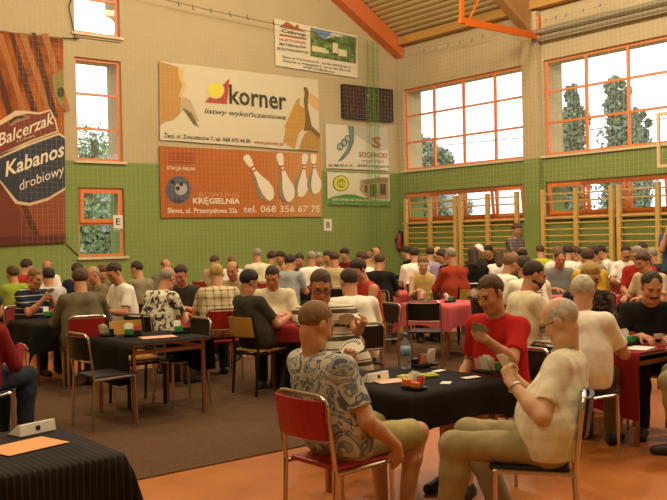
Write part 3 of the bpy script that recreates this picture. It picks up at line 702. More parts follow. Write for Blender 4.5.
        for ax in range(3):
            u, v = [(1, 2), (2, 0), (0, 1)][ax]
            sa = np.take(sg, range(n[ax]-1), ax); sb = np.take(sg, range(1, n[ax]), ax)
            e = np.argwhere(sa != sb); ok = (e[:, u] > 0) & (e[:, v] > 0) & (e[:, u] < n[u]-1) & (e[:, v] < n[v]-1); e = e[ok]
            if not len(e): continue
            du = np.eye(3, dtype=int)[u]; dv = np.eye(3, dtype=int)[v]
            q = np.stack([idx[tuple((e-du-dv).T)], idx[tuple((e-dv).T)], idx[tuple(e.T)], idx[tuple((e-du).T)]], 1)
            inside = sg[tuple(e.T)]; q[~inside] = q[~inside][:, ::-1]; quads.append(q)
        me = bpy.data.meshes.new(name)
        if not quads: return me
        Q = np.concatenate(quads); Q = Q[(Q >= 0).all(1)]
        me.vertices.add(len(co)); me.vertices.foreach_set('co', co.astype(np.float32).ravel())
        me.loops.add(Q.size); me.loops.foreach_set('vertex_index', Q.ravel().astype(np.int32))
        me.polygons.add(len(Q)); me.polygons.foreach_set('loop_start', np.arange(0, Q.size, 4, dtype=np.int32))
        me.polygons.foreach_set('use_smooth', np.ones(len(Q), bool)); me.update(calc_edges=True); me.materials.append(m); return me

def unit(v): v = np.array(v, float); return v/max(1e-9, np.linalg.norm(v))
def rot_m(yaw, pitch, roll=0):
    y = np.array(Matrix.Rotation(yaw, 3, 'Z')); p = np.array(Matrix.Rotation(-pitch, 3, 'X')); r = np.array(Matrix.Rotation(roll, 3, 'Y')); return y@p@r

SKIN = mat('skin', 'c08a62', .55, spec=.35); SKIN2 = mat('skin_ruddy', 'be825e', .55, spec=.35); SKIN3 = mat('skin_pale', 'd0a480', .55, spec=.35)
HAIR = {k: mat('hair_'+k, c, .7, noise=.25, scale=40) for k, c in dict(black='261c15', dark='3a291d', brown='513823', light='7d5c36', blond='a98a4a', red='5f3420', grey='8e8472', white='b9b09c').items()}
EYEW = mat('eye_dark', '2a1c14', .3); LIPM = mat('lips', '96564a', .5); SHOEM = mat('shoe_leather', '2c241d', .6); SHOE_G = mat('shoe_grey', '8a8378', .7)
GLM = mat('spectacle_frame', '3a2a1c', .3, .4); WATCH = mat('watch_steel', 'b5ab98', .3, .8)
CELLS = {3: (.0065, .006), 2: (.011, .010), 1: (.016, .014)}

def hand_prims(fl, W, d, nrm, side, curl, s=1.0, spread=.0):
    """palm with four unequal bent fingers and a thumb leaving its side"""
    d = unit(d); nrm = unit(np.array(nrm)-d*np.dot(nrm, d)); lat = np.cross(d, nrm)*side
    P = lambda a, b, c=0: W+(d*a+lat*b+nrm*c)*s
    for b in (-.024, -.005, .016): fl.cap(P(.012, b*.7), P(.078, b), .0165*s, .0145*s, .012)
    for i, (b, L) in enumerate(((-.030, .074), (-.011, .084), (.009, .079), (.027, .062))):
        c1, c2 = curl*(.75+.08*i), curl*(1.7+.1*i); lo = b*(1+spread)
        k0 = P(.078, b); d1 = unit(d*math.cos(c1)+nrm*math.sin(c1)+lat*spread*b*8); k1 = k0+d1*L*.45*s
        d2 = unit(d*math.cos(c2)+nrm*math.sin(c2)); k2 = k1+d2*L*.32*s; d3 = unit(d*math.cos(c2*1.35)+nrm*math.sin(c2*1.35)); k3 = k2+d3*L*.23*s
        fl.cap(k0, k1, .0095*s, .0086*s, .006); fl.cap(k1, k2, .0086*s, .0078*s, .004); fl.cap(k2, k3, .0078*s, .0066*s, .004)
    t0 = P(.028, -.026, .006); t1 = t0+unit(d*.62-lat*.62+nrm*.45)*.038*s; t2 = t1+unit(d*.8-lat*.15+nrm*.6)*.030*s
    fl.cap(P(.02, -.012, .004), t0, .016*s, .014*s, .012); fl.cap(t0, t1, .0125*s, .0105*s, .008); fl.cap(t1, t2, .0105*s, .0082*s, .004)

def person(label, px, ytop, depth, face, shirt, trousers, hair=('short', 'dark'), skin=SKIN, lod=1, lean=14, sleeve='short', legs='long', w=1.0, head=(0, 22), hands='table', hl=None, hr=None,
           stand=False, side=0, seat_px=None, chair_dy=-.02, chair_rz=None, belly=.0, extras=(), shoe=SHOEM, chair='red', seat=.46, knees=.0, feet=(.10, .10), size=None, cap=None, kd=.43, group='card players at the tables'):
    rz = {'N': 0, 'W': 90, 'S': 180, 'E': -90}.get(face, face); rz = math.radians(rz)
    top = at_depth(px, ytop, depth); Rz = np.array(Matrix.Rotation(rz, 3, 'Z'))
    rnd = random.Random(int(px*13+ytop*7)); s = size or 1.0
    lean = lean*.6 if lod < 3 else lean
    hz = seat+.085 if not stand else .93*s
    pel = np.array([0, 0, hz]); ln = math.radians(lean)
    hy, hp_ = math.radians(head[0]), math.radians(head[1])
    for it in range(12 if seat_px else 6):                              # torso length adapts so that the crown of the head lies where it should
        T = s
        f1 = lambda a: np.array([0, math.sin(a), math.cos(a)])
        mid = pel+f1(ln*.55)*.24*T; chest = mid+f1(ln)*.17*T; nb = chest+f1(ln*1.25)*.12*T; sx_ = math.tan(math.radians(side)); mid = mid+np.array([sx_*.2, 0, 0]); chest = chest+np.array([sx_*.36, 0, 0]); nb = nb+np.array([sx_*.46, 0, 0])
        na = min(ln*1.2+math.radians(8)+hp_*.25, 1.0); hc = nb+f1(na)*.175
        Rh = rot_m(hy, hp_); crown = hc+Rh@np.array([0, -.015, .113])
        err = top[2]-(crown[2]+0)
        if stand: break
        if seat_px is not None:
            wp = lambda sd_: np.array([*at_height(*seat_px, .45)[:2], 0])+Rz@(crown+np.array([(math.tan(math.radians(sd_))-math.tan(math.radians(side)))*.46, 0, 0]))
            e0 = proj(wp(side)); e1 = proj(wp(side+1)); err = -(ytop-e0[1])/180
            side = min(22, max(-22, side+(px-e0[0])/(e1[0]-e0[0])))
        s = min(1.16, max(.79, s+err/.55))
    print('P %d,%d s=%.2f err=%.3f side=%.1f' % (px, ytop, s, top[2]-crown[2], side), proj(np.array([*(at_height(*seat_px, .45)[:2]), 0])+Rz@crown) if seat_px else '')
    off = Rz@np.array([*((crown*.3+hc*.7)[:2]), 0]); root = np.array([top[0]-off[0], top[1]-off[1], 0]) if seat_px is None else np.array([*at_height(*seat_px, .45)[:2], 0])
    if stand: pel = pel+np.array([0, 0, 0])
    to_local = lambda P: Rz.T@(np.array(P)-root)
    cell, cell2 = CELLS[lod]
    sw = .172*(.55+.45*w)*min(1.05, (.8+.2*s))
    sh = {sd: chest+f1(ln)*.055+np.array([sd*sw, -.005, 0]) for sd in (-1, 1)}
    hip = {sd: pel+np.array([sd*.09, .0, -.01]) for sd in (-1, 1)}
    wrist, elbow, hd, hn = {}, {}, {}, {}
    L1, L2 = .285, .245
    tz = .71+.075
    for sd in (-1, 1):
        spec = hr if sd > 0 else hl
        if spec is None:
            j = rnd.uniform(-.03, .03)
            if hands == 'table': tg = np.array([sd*(.13+j), max(sh[sd][1]+.30+j, .34), tz+.0]); dd = (-sd*.55, .8, -.12); nn = (0, -.1, -1)
            elif hands == 'cards': tg = np.array([sd*(.055), sh[sd][1]+.31, .93+j]); dd = (-sd*.45, .45, .75); nn = (-sd*.8, -.3, .2)
            elif hands == 'lap': tg = np.array([sd*.10, .28, seat+.21]); dd = (-sd*.4, .8, -.2); nn = (0, 0, -1)
            elif hands == 'chin': tg = nb+np.array([sd*.07, .17, -.03]); dd = (-sd*.3, -.1, .9); nn = (-sd*.3, -.9, 0)
            else: tg = sh[sd]+np.array([sd*.05, .03, -.5]); dd = (0, .1, -1); nn = (-sd, 0, 0)
        elif isinstance(spec, dict): tg = to_local(at_depth(*spec['px'])); dd = spec.get('d', (-sd*.4, .5, .7)); nn = spec.get('n', (-sd*.8, -.3, .2))
        else: tg, dd, nn = spec
        v = tg-sh[sd]; L = np.linalg.norm(v)
        if L > (L1+L2)*.985: tg = sh[sd]+v/L*(L1+L2)*.985; v = tg-sh[sd]; L = np.linalg.norm(v)
        a = (L1*L1-L2*L2+L*L)/(2*L); h = math.sqrt(max(0, L1*L1-a*a)); e = v/L
        pole = np.array([sd*(.32+max(0, w-1)*1.6), -.25, -.9]); pole = unit(pole-e*(pole@e)); elbow[sd] = sh[sd]+e*a+pole*h; wrist[sd] = tg; hd[sd] = dd; hn[sd] = nn
    if stand:
        knee = {sd: np.array([sd*.10, .03, .49*s]) for sd in (-1, 1)}; ank = {sd: np.array([sd*.11, -.02, .085]) for sd in (-1, 1)}
    else:
        fy = {-1: feet[0], 1: feet[1]}
        knee = {sd: np.array([sd*(.125+knees), kd, seat+.075]) for sd in (-1, 1)}
        ank = {sd: np.array([sd*(.12+knees*.6), kd-fy[sd]+.05, .085]) for sd in (-1, 1)}
    pts = [*sh.values(), *hip.values(), *knee.values(), *ank.values(), *wrist.values(), *elbow.values(), hc]
    lo = np.min(pts, 0)-np.array([.17, .2, .17]); hi = np.max(pts, 0)+np.array([.17, .24, .17]); lo[2] = -.01
    # ---- body
    fl = Field(lo, hi, cell); bw = w
    def torso(f, g, up=1):
        for sd in (-1, 1):
            f.cap(pel+np.array([sd*.085*bw, -.005, .0]), pel+np.array([sd*.07*bw, -.01, .10]), .108+g, .10*bw+g, .05)
            f.cap(pel+np.array([sd*.065*bw, -.005, .08]), mid+np.array([sd*.065*bw, -.01, 0]), .10*bw+g, .098*bw+g, .05)
            f.cap(mid+np.array([sd*.065*bw, -.01, 0]), chest+np.array([sd*.075, -.015, -.01]), .098*bw+g, .098+g, .05)
            f.cap(nb+np.array([sd*.02, -.012, -.03]), sh[sd]+np.array([-sd*.02, 0, .0]), .052+g, .058+g, .05)
            f.cap(chest+np.array([sd*.05, -.04, .03]), chest+np.array([sd*.085, -.045, -.05]), .075+g, .065+g, .04)
        if belly: f.ell(mid+np.array([0, .07+belly*.3, -.075]), (.135*bw+g, .10+belly*.7+g, .135+g), None, .06)
    torso(fl, -.004)
    for sd in (-1, 1):
        fl.cap(sh[sd], elbow[sd], .050, .040, .03); fl.cap(elbow[sd], elbow[sd]+(wrist[sd]-elbow[sd])*.35, .041, .041, .015); fl.cap(elbow[sd]+(wrist[sd]-elbow[sd])*.3, wrist[sd], .041, .025, .02)
        fl.cap(hip[sd], knee[sd], .080, .055, .04); mc = knee[sd]+(ank[sd]-knee[sd])*.3+np.array([0, -.015, 0])
        fl.cap(knee[sd], mc, .052, .053, .02); fl.cap(mc, ank[sd], .053, .034, .02)
        fl.cap(ank[sd]+np.array([0, -.03, -.035]), ank[sd]+np.array([0, .13, -.05]), .034, .028, .02)
        hand_prims(fl, wrist[sd], hd[sd], hn[sd], sd, (.95 if isinstance((hl, hr)[sd > 0], dict) or hands == 'cards' else .4), 1.0)
    fl.cap(nb+np.array([0, -.01, -.02]), hc+Rh@np.array([0, -.02, -.05]), .060*(.7+.3*w), .054, .03)
    B = lambda *v: hc+Rh@np.array(v)
    fl.ell(B(0, -.014, .03), (.074, .094, .086), Rh, .02); fl.ell(B(0, .02, -.03), (.060, .072, .088), Rh, .03)
    fl.cap(B(-.03, .025, -.085), B(.03, .025, -.085), .03, .03, .03); fl.cap(B(-.008, .066, -.1), B(.008, .066, -.1), .022, .022, .025)
    if w > 1.05: fl.cap(B(-.03, .03, -.1), B(.03, .03, -.1), .035, .035, .03)
    fl.cap(B(-.03, .077, .026), B(.03, .077, .026), .012, .012, .015)
    for sd in (-1, 1):
        fl.ell(B(sd*.043, .055, -.028), (.022, .024, .024), Rh, .025)
        if lod > 2: fl.carve(B(sd*.031, .100, .006), (.015, .012, .010), Rh, .012)
        fl.ell(B(sd*.077, -.008, -.008), (.010, .020, .032), Rh, .008)
    fl.cap(B(0, .088, .012), B(0, .108, -.028), .009, .0125, .012); fl.cap(B(-.012, .096, -.033), B(.012, .096, -.033), .009, .009, .01)
    if lod > 1: fl.cap(B(-.017, .086, -.061), B(.017, .086, -.061), .007, .007, .008); fl.cap(B(-.014, .085, -.072), B(.014, .085, -.072), .0075, .0075, .008)
    r = empty('person', tuple(root), rz); tag(r, label, 'person', group)
    link('body', fl.mesh('body', skin), r)
    # ---- shirt
    if shirt is not None:
        f = Field(lo, hi, cell2); g = .013; torso(f, g)
        for sd in (-1, 1):
            if sleeve == 'none':
                continue
            ua = elbow[sd]-sh[sd]
            if sleeve == 'short':
                e = sh[sd]+ua*.74; f.cap(sh[sd], sh[sd]+ua, .064, .058, .035, [(e, unit(ua))])
            else:
                fa = wrist[sd]-elbow[sd]; f.cap(sh[sd], elbow[sd], .064, .054, .035); f.cap(elbow[sd], wrist[sd], .053, .038, .02, [(elbow[sd]+fa*.97, unit(fa))])
        f.ripple({3: .0013, 2: .002, 1: .003}[lod], 34, rnd.random()*6)
        if sleeve == 'none':
            for sd in (-1, 1): f.carve(sh[sd]+np.array([sd*.03, 0, -.0]), (.06, .09, .11), None, .02)
        f.carve(nb+np.array([0, .015, .045]), (.066, .07, .06), None, .012)
        f.clip(pel+np.array([0, 0, -.055 if not stand else -.09]), (0, 0, -1))
        link('shirt', f.mesh('shirt', shirt), r)
        if 'collar' in extras:
            bm = bmesh.new(); tube(bm, [nb+np.array([.062*math.cos(a), -.002+.062*math.sin(a), .032-.022*math.sin(a)]) for a in np.linspace(math.radians(112), math.radians(428), 18)], .013, 8)
            obj('collar', bm, _M.get('collar_'+shirt.name) or shirt, r, True)
    # ---- trousers, socks and shoes
    mc_ = {sd: knee[sd]+(ank[sd]-knee[sd])*.3+np.array([0, -.015, 0]) for sd in (-1, 1)}
    f = Field(lo, hi, cell2)
    for sd in (-1, 1):
        f.cap(pel+np.array([sd*.085*bw, -.005, .0]), pel+np.array([sd*.07*bw, -.01, .07]), .113, .10*bw+.008, .05)
        dth = knee[sd]-hip[sd]
        if legs == 'long':
            f.cap(hip[sd], knee[sd], .092, .070, .04); f.cap(knee[sd], mc_[sd], .073, .074, .03); f.cap(mc_[sd], ank[sd], .074, .062, .03, [(ank[sd]+np.array([0, 0, -.01]), (0, 0, -1))])
        else: f.cap(hip[sd], knee[sd], .095, .078, .04, [(hip[sd]+dth*.93, unit(dth))])
    f.ripple(.0025, 30, rnd.random()*6); f.clip(pel+np.array([0, 0, .085]), (0, 0, 1))
    link('trousers' if legs == 'long' else 'shorts', f.mesh('trousers', trousers), r)
    for sd in (-1, 1):
        f = Field(ank[sd]-np.array([.08, .13, .095]), ank[sd]+np.array([.08, .26, .06]), max(.008, cell2*.8))
        a = ank[sd]; f.cap(a+np.array([0, -.045, -.04]), a+np.array([0, .04, -.04]), .043, .043, .02); f.cap(a+np.array([0, .04, -.045]), a+np.array([sd*.012, .155, -.055]), .046, .036, .02)
        f.cap(a+np.array([0, -.02, -.03]), a+np.array([0, -.015, .005]), .045, .046, .02); f.clip((0, 0, .002), (0, 0, -1)); f.clip(a+np.array([0, 0, .01]), (0, 0, 1))
        link('shoe', f.mesh('shoe', shoe), r)
    # ---- head details
    hs, hcol = hair; hlo, hhi = hc-.24, hc+.24
    if hs == 'long': hlo = hlo-np.array([0, .05, .12])
    if hs not in ('none',):
        f = Field(hlo, hhi, .006 if lod == 3 else .009 if lod == 2 else .012); C0, R0 = B(0, -.014, .03), (.074, .094, .086)
        big = {'short': .011, 'crop': .0065, 'full': .016, 'long': .018, 'bun': .014, 'ring': .006, 'receding': .009}[hs]
        lowr = {'full': -.020, 'long': -.03, 'bun': -.01}.get(hs, 0.0)
        base = lambda X, Y, Z: np.minimum((Z-(.062+(Y-.07)*.86)-lowr)/1.3-.22*np.abs(X)*(Y > .01), Z+.078)
        if hs == 'receding': f.hair(C0, R0, Rh, big, lambda X, Y, Z: np.minimum(base(X, Y, Z), .038-Y+.35*np.abs(X)))
        elif hs == 'ring': f.hair(C0, R0, Rh, big, lambda X, Y, Z: np.minimum(np.minimum(base(X, Y, Z)+.012, .058-.3*Y-Z), .03-Y), .05)
        else: f.hair(C0, R0, Rh, big, base, .05)
        if hs in ('short', 'full', 'crop', 'receding'):
            for sd in (-1, 1): f.cap(B(sd*.069, .010, .03), B(sd*.068, .010, -.014), .0075, .006, .012)
        if hs == 'long': f.cap(B(0, -.07, 0), B(0, -.085, -.2), .075, .06, .03); f.cap(B(-.06, -.03, 0), B(-.06, -.05, -.12), .03, .02, .02); f.cap(B(.06, -.03, 0), B(.06, -.05, -.12), .03, .02, .02)
        if hs == 'bun': f.ell(B(0, -.1, .06), (.045, .04, .04), Rh, .02)
        f.ripple(.0016 if lod == 3 else .0025, 85, 1.3)
        link('hair', f.mesh('hair', HAIR[hcol]), r)
    def head_bm(nm, fn, m):
        bm = bmesh.new(); fn(bm); bm.transform(Matrix(Rh.tolist()).to_4x4()); bm.transform(Matrix.Translation(Vector(hc))); obj(nm, bm, m, r, True)
    def ball(bm, c, rad):
        g = bmesh.ops.create_uvsphere(bm, u_segments=10, v_segments=7, radius=1)
        for v in g['verts']: v.co = Vector((v.co.x*rad[0]+c[0], v.co.y*rad[1]+c[1], v.co.z*rad[2]+c[2]))
    if lod > 1:
        hm = HAIR[hcol] if hcol not in ('white',) else HAIR['grey']
        for sd in (-1, 1):
            head_bm('eye', lambda bm: ball(bm, (sd*.031, .0835 if lod == 3 else .081, .004), (.011, .006, .0042)), EYEW)
            head_bm('eyebrow', lambda bm: tube(bm, [(sd*.014, .09, .021), (sd*.032, .089, .026), (sd*.05, .076, .021)], .0042, 6), hm)
        head_bm('lips', lambda bm: ball(bm, (0, .0885, -.066), (.021, .006, .0055)), LIPM)
    if 'glasses' in extras:
        def gl(bm):
            for sd in (-1, 1):
                tube(bm, [(sd*(.033+.025*math.cos(a)), .103-.004*abs(math.cos(a)), .002+.019*math.sin(a)) for a in np.linspace(0, 2*math.pi, 15)], .0026, 5)
                tube(bm, [(sd*.058, .1, .008), (sd*.078, .06, .008), (sd*.08, -.01, .004)], .0026, 5)
            tube(bm, [(-.009, .105, .006), (.009, .105, .006)], .0026, 5)
        head_bm('glasses', gl, GLM)
    if 'mustache' in extras: head_bm('mustache', lambda bm: tube(bm, [(-.03, .083, -.06), (0, .098, -.05), (.03, .083, -.06)], .0085, 7), HAIR[hcol])
    if 'beard' in extras:
        f = Field(hlo, hhi, .007); f.ell(B(0, .020, -.062), (.069, .084, .074), Rh, .01, [lambda q: q[2]-.018+.25*q[1], lambda q: -(q[1]+.035)]); f.carve(B(0, .1, -.066), (.026, .03, .011), Rh, .006)
        f.cap(B(-.028, .088, -.053), B(0, .1, -.049), .007, .009, .01); f.cap(B(.028, .088, -.053), B(0, .1, -.049), .007, .009, .01)
        link('beard', f.mesh('beard', HAIR[hcol]), r)
    if cap is not None:
        f = Field(hlo, hhi, .009); f.ell(B(0, -.014, .04), (.088, .108, .092), Rh, .01, [lambda q: -q[2]]); f.cap(B(-.04, .09, .045), B(.04, .09, .045), .012, .012, .01); f.cap(B(-.03, .13, .038), B(.03, .13, .038), .012, .012, .03)
        link('cap', f.mesh('cap', cap), r)
    if 'watch' in extras:
        sd = -1; e = unit(wrist[sd]-elbow[sd]); o_ = unit(np.cross(e, [0, 0, 1])); u_ = np.cross(o_, e); c = wrist[sd]-e*.03
        obj('wristwatch', ntube([c+(o_*math.cos(a)+u_*math.sin(a))*.031 for a in np.linspace(0, 2*math.pi, 15)], .007, 6), WATCH, r)
    if not stand and chair:
        pos = root+Rz@np.array([0, chair_dy, 0]); place_chair(chair, pos[0], pos[1], rz if chair_rz is None else math.radians(chair_rz), label)
    ROOTS.append((label, root[:2].copy()))
    r['_hands'] = [float(x) for sd in (-1, 1) for x in (root+Rz@(wrist[sd]+unit(hd[sd])*.08))]
    del_hands[label] = [np.array(r['_hands'][:3]), np.array(r['_hands'][3:])]; del r['_hands']
    return r
del_hands = {}; ROOTS = []

# ================================================================== chairs
SEATC = {'red': mat('red_vinyl', 'a3241c', .4), 'black': mat('black_vinyl', '1d1815', .4), 'wood': mat('yellow_plywood', 'b98a35', .4, noise=.12, scale=6)}
_CH = {}
def make_chair(kind):
    nm = {'red': 'red_tube_chair', 'black': 'black_tube_chair', 'wood': 'plywood_chair'}[kind]; t = empty(nm); V = SEATC[kind]
    if kind == 'wood':
        FR = BLACKM
        for sx in (-.19, .19):
            obj('leg', nbox(sx-.013, sx+.013, .17, .196, 0, .44), FR, t)
            obj('leg', ntube([(sx, -.24, 0), (sx, -.20, .45), (sx, -.27, .84)], .014, 6), FR, t)
        bm = bmesh.new()
        for sx in (-.19, .19): box(bm, sx-.012, sx+.012, -.2, .19, .405, .43)
        box(bm, -.19, .19, .165, .19, .405, .43); box(bm, -.19, .19, -.21, -.185, .405, .43); obj('seat_frame', bm, FR, t)
    else:
        FR = CHROME
        for sx in (-.2, .2):
            obj('leg', ntube([(sx, .18, 0), (sx, .17, .44)], .012, 8), FR, t)
            obj('leg', ntube([(sx, -.23, 0), (sx, -.21, .45)], .012, 8), FR, t)
        obj('back_frame', ntube([(-.2, -.21, .45), (-.2, -.26, .82), (.2, -.26, .82), (.2, -.21, .45)], .012, 8, rnd=.07), FR, t)
        obj('seat_frame', ntube([(-.2, -.21, .43), (-.2, .19, .435), (.2, .19, .435), (.2, -.21, .43)], .012, 8, rnd=.06), FR, t)
        obj('stretcher', ntube([(-.18, -.225, .585), (0, -.215, .575), (.18, -.225, .585)], .009, 7), FR, t)
    bm = bmesh.new(); n = 8; z0, z1 = (.60, .80); rows = []
    for i in range(n+1):
        u = -1+2*i/n; y = -.235-.03*(1-u*u); rows.append([bm.verts.new((u*.185, y-dy+(-.03 if z > .7 else 0), z)) for dy, z in ((0, z0), (.022, z0), (.022, z1), (0, z1))])
    for a, b in zip(rows, rows[1:]):
        for k in range(4): bm.faces.new((a[k], b[k], b[(k+1) % 4], a[(k+1) % 4]))
    bm.faces.new(rows[0]); bm.faces.new(rows[-1][::-1]); bmesh.ops.recalc_face_normals(bm, faces=bm.faces)
    obj('backrest', bm, V, t); obj('seat', nbox(-.19, .19, -.19, .20, .436, .462, bev=.01), V if kind != 'red' else V, t)
    return t
CHAIRDESC = {'red': 'red-backed tube chair', 'black': 'black-backed tube chair', 'wood': 'yellow plywood chair'}
def place_chair(kind, x, y, rz, who, label=None):
    if kind not in _CH: c = _CH[kind] = make_chair(kind)
    else: c = copy_tree(_CH[kind])
    c.location = (x, y, 0.002 if not (5.46 < y < 10.15) else .010); c.rotation_euler = (0, 0, rz)
    return tag(c, label or (' '.join((CHAIRDESC[kind]+' under the '+who).split()[:16])), 'chair', 'tube and plywood chairs of the players')

# ================================================================== tables and cloths
def table(x0, x1, y0, y1, label, top='dark', h=.70):
    t = empty('card_table', ((x0+x1)/2, (y0+y1)/2, .002 if not (5.46 < (y0+y1)/2 < 10.15) else .010)); tag(t, label, 'table', 'square card tables')
    a, b = (x1-x0)/2, (y1-y0)/2
    obj('tabletop', nbox(-a, a, -b, b, h-.022, h, bev=.004), mat('brown_table_top', '7c5230', .45), t)
    for sx in (-1, 1):
        for sy in (-1, 1): obj('leg', nbox(sx*(a-.05)-.015, sx*(a-.05)+.015, sy*(b-.07)-.015, sy*(b-.07)+.015, 0, h-.023), COPPER, t)
    for sy in (-1, 1): obj('apron_rail', nbox(-a+.066, a-.066, sy*(b-.07)-.011, sy*(b-.07)+.011, h-.105, h-.07), COPPER, t)
    for sx in (-1, 1): obj('apron_rail', nbox(sx*(a-.05)-.011, sx*(a-.05)+.011, -b+.086, b-.086, h-.105, h-.07), COPPER, t)
    return t
def cloth(x0, x1, y0, y1, drops, m, label, h=.712, wav=.02, seed=1):
    """drops = (-x, +x, -y, +y) hanging lengths"""
    r = random.Random(seed); st = .045
    ua = list(np.arange(x0-drops[0], x0, st)) + list(np.linspace(x0, x1, 10)) + list(np.arange(x1+st, x1+drops[1]+.001, st))
    va = list(np.arange(y0-drops[2], y0, st)) + list(np.linspace(y0, y1, 10)) + list(np.arange(y1+st, y1+drops[3]+.001, st))
    bm = bmesh.new(); g = {}
    ph = [r.random()*6 for _ in range(4)]
    for i, u in enumerate(ua):
        for j, v in enumerate(va):
            du = max(x0-u, u-x1, 0); dv = max(y0-v, v-y1, 0); sx = -1 if u < x0 else 1; sy = -1 if v < y0 else 1
            x, y = min(max(u, x0), x1), min(max(v, y0), y1); z = h
            if du or dv:
                big, sm = max(du, dv), min(du, dv); f = min(1, big/.2)
                s_ = y if du >= dv else x
                wv = wav*f*math.sin(s_*14+ph[0 if du >= dv else 1])+wav*.5*f*math.sin(s_*31+ph[2])
                z = h-big*(1+.10*math.sin(s_*6+ph[3]))-sm*.35
                if du: x += sx*(.014+(wv if du >= dv else 0)+sm*.28)
                if dv: y += sy*(.014+(wv if dv > du else 0)+sm*.28)
            g[i, j] = bm.verts.new((x, y, max(.012, z)))
    for i in range(len(ua)-1):
        for j in range(len(va)-1): bm.faces.new((g[i, j], g[i+1, j], g[i+1, j+1], g[i, j+1]))
    return tag(obj('tablecloth', bm, m, None, True), label, 'tablecloth')
CB = mat('black_cloth', '1f1a16', .9, spec=.15); CR = mat('dark_red_cloth', '8c1d1f', .8, spec=.2); CP = mat('pink_red_cloth', 'c4565a', .8, spec=.2)
CS = stripes('black_striped_cloth', 0, .028, [(0, '1c1713'), (.72, '322a22')], .9)
table(3.37, 4.2, 3.57, 4.45, 'card table under the black cloth in the foreground')
cloth(3.36, 4.21, 3.56, 4.46, (.16, .2, .20, .15), CB, 'black cloth on the foreground table with the water bottle', seed=2)
table(.72, 1.6, 3.46, 4.25, 'table under the striped black cloth in the bottom left corner')
cloth(.71, 1.61, 3.45, 4.26, (.5, .45, .55, .5), CS, 'black pinstriped cloth on the table in the bottom left corner', seed=3)
table(3.40, 4.2, 7.10, 7.95, 'empty card table with black cloth left of centre')
cloth(3.39, 4.21, 7.09, 7.96, (.36, .34, 0, 0), CB, 'black cloth hanging at both ends of the empty table left of centre', seed=4)
table(3.5, 4.35, 9.72, 10.5, 'card table between the striped polo shirt and the grey-brown shirt')
cloth(3.49, 4.36, 9.71, 10.51, (.3, .3, .3, .3), CB, 'black cloth on the table of the man in the striped polo', seed=5)
table(5.0, 5.75, 9.08, 9.88, 'card table of the floral shirt and the plaid shirt')
cloth(4.99, 5.76, 9.07, 9.89, (.3, .3, .35, .3), CR, 'dark red cloth between the floral shirt and the plaid shirt', seed=6)
table(5.27, 6.03, 7.02, 7.78, 'card table of the cream shirt and the dark polo with glasses')
cloth(5.26, 6.04, 7.01, 7.79, (.16, .2, .2, .2), CR, 'red cloth in front of the man in the cream shirt', seed=7)
table(5.78, 6.66, 3.66, 4.52, 'card table under the red cloth on the right')
cloth(5.77, 6.67, 3.65, 4.53, (.46, .4, 0, .1), CR, 'red cloth on the table right of the bald man in cream', seed=8)
table(8.06, 8.92, 7.80, 8.66, 'card table under the near pink cloth with empty chairs')
cloth(8.05, 8.93, 7.79, 8.67, (.30, .26, .30, .3), CP, 'pink cloth on the near table with the empty chairs', seed=9)
table(9.12, 10.0, 10.12, 10.95, 'card table under the far pink cloth')
cloth(9.11, 10.01, 10.11, 10.96, (.26, .26, .26, .2), CP, 'pink cloth on the far table beside the rust red sweater', seed=10)
table(10.15, 10.95, 7.2, 7.95, 'card table in front of the man in the grey T-shirt')
cloth(10.14, 10.96, 7.19, 7.96, (.25, .2, .25, .2), CP, 'pink cloth in front of the man in the grey T-shirt', seed=11)
table(7.35, 8.15, 4.85, 5.65, 'card table hidden behind the man with the white T-shirt at the red table')
cloth(7.34, 8.16, 4.84, 5.66, (.25, .25, .25, .25), CP, 'pink cloth beside the bearded man in the cream shirt', seed=12)
table(12.2, 13.0, 7.75, 8.45, 'card table in front of the cream shirt on the far right')
cloth(12.19, 13.01, 7.74, 8.46, (.2, .2, .2, .2), mat('cream_cloth', 'c2ab85', .85), 'cream cloth on the far right table', seed=13)
table(8.45, 9.25, 11.75, 12.5, 'card table behind the pale blue shirt')
cloth(8.44, 9.26, 11.74, 12.51, (.3, .3, .3, .3), CB, 'black cloth on the table of the pale blue shirt', seed=14)

# ================================================================== people
def fab(n, c): return mat('fabric_'+n, c, .9, noise=.08, scale=14, spec=.15)
JEAN = fab('jeans', '2f3440'); KHA = fab('khaki', '8d7f55'); DARKT = fab('dark_trousers', '2b2620'); BRN = fab('brown_trousers', '4d3c28'); BEI = fab('beige_trousers', '9c8c66'); GRYT = fab('grey_trousers', '5b5548')
WH = fab('white', 'ece3d0'); CRM = fab('cream', 'd8cba6'); REDS = fab('red', 'b3231c'); BLK = fab('black', '1d1a19'); NAVY = fab('navy', '262b3c')
hawaii = blotch('blue_grey_print', [(0, '555b6c'), (.36, 'a39f92'), (.44, '747884'), (.50, 'c0b9a4'), (.60, '5d6373'), (.66, 'aaa695')], 7.5, 'noise', 1.5)
mat('x', 'ffffff'); _M['collar_blue_grey_print'] = mat('slate_collar', '5c6375', .9)
floral = blotch('floral_print', [(0, '2f2a24'), (.40, '8c8472'), (.46, 'ddd2b8')], 14, 'noise', 1.2)
stripe6 = stripes('navy_striped_knit', 2, .075, [(0, '232637'), (.80, 'b9b4a4'), (.93, '232637')])
stripe37 = stripes('broad_striped_knit', 2, .10, [(0, 'd8cfb6'), (.42, '4f4030'), (.72, 'd8cfb6'), (.82, '4f4030'), (.9, 'd8cfb6')])
plaid17 = plaid('cream_plaid', 'cbb98e', '5d4c34', .085, .2); plaid53 = plaid('dark_plaid', '54454a', 'a09080', .06, .25)
check65 = plaid('cream_check', 'e6dcc2', 'd3c8a8', .075, .45); _M['collar_cream_check'] = mat('khaki_collar', '9b9268', .9)
jacket62 = blotch('dark_patterned', [(0, '2c2720'), (.5, '6a5c48'), (.58, '2c2720')], 14)
RS = fab('red_white_stripe', 'c8a490')
P = person
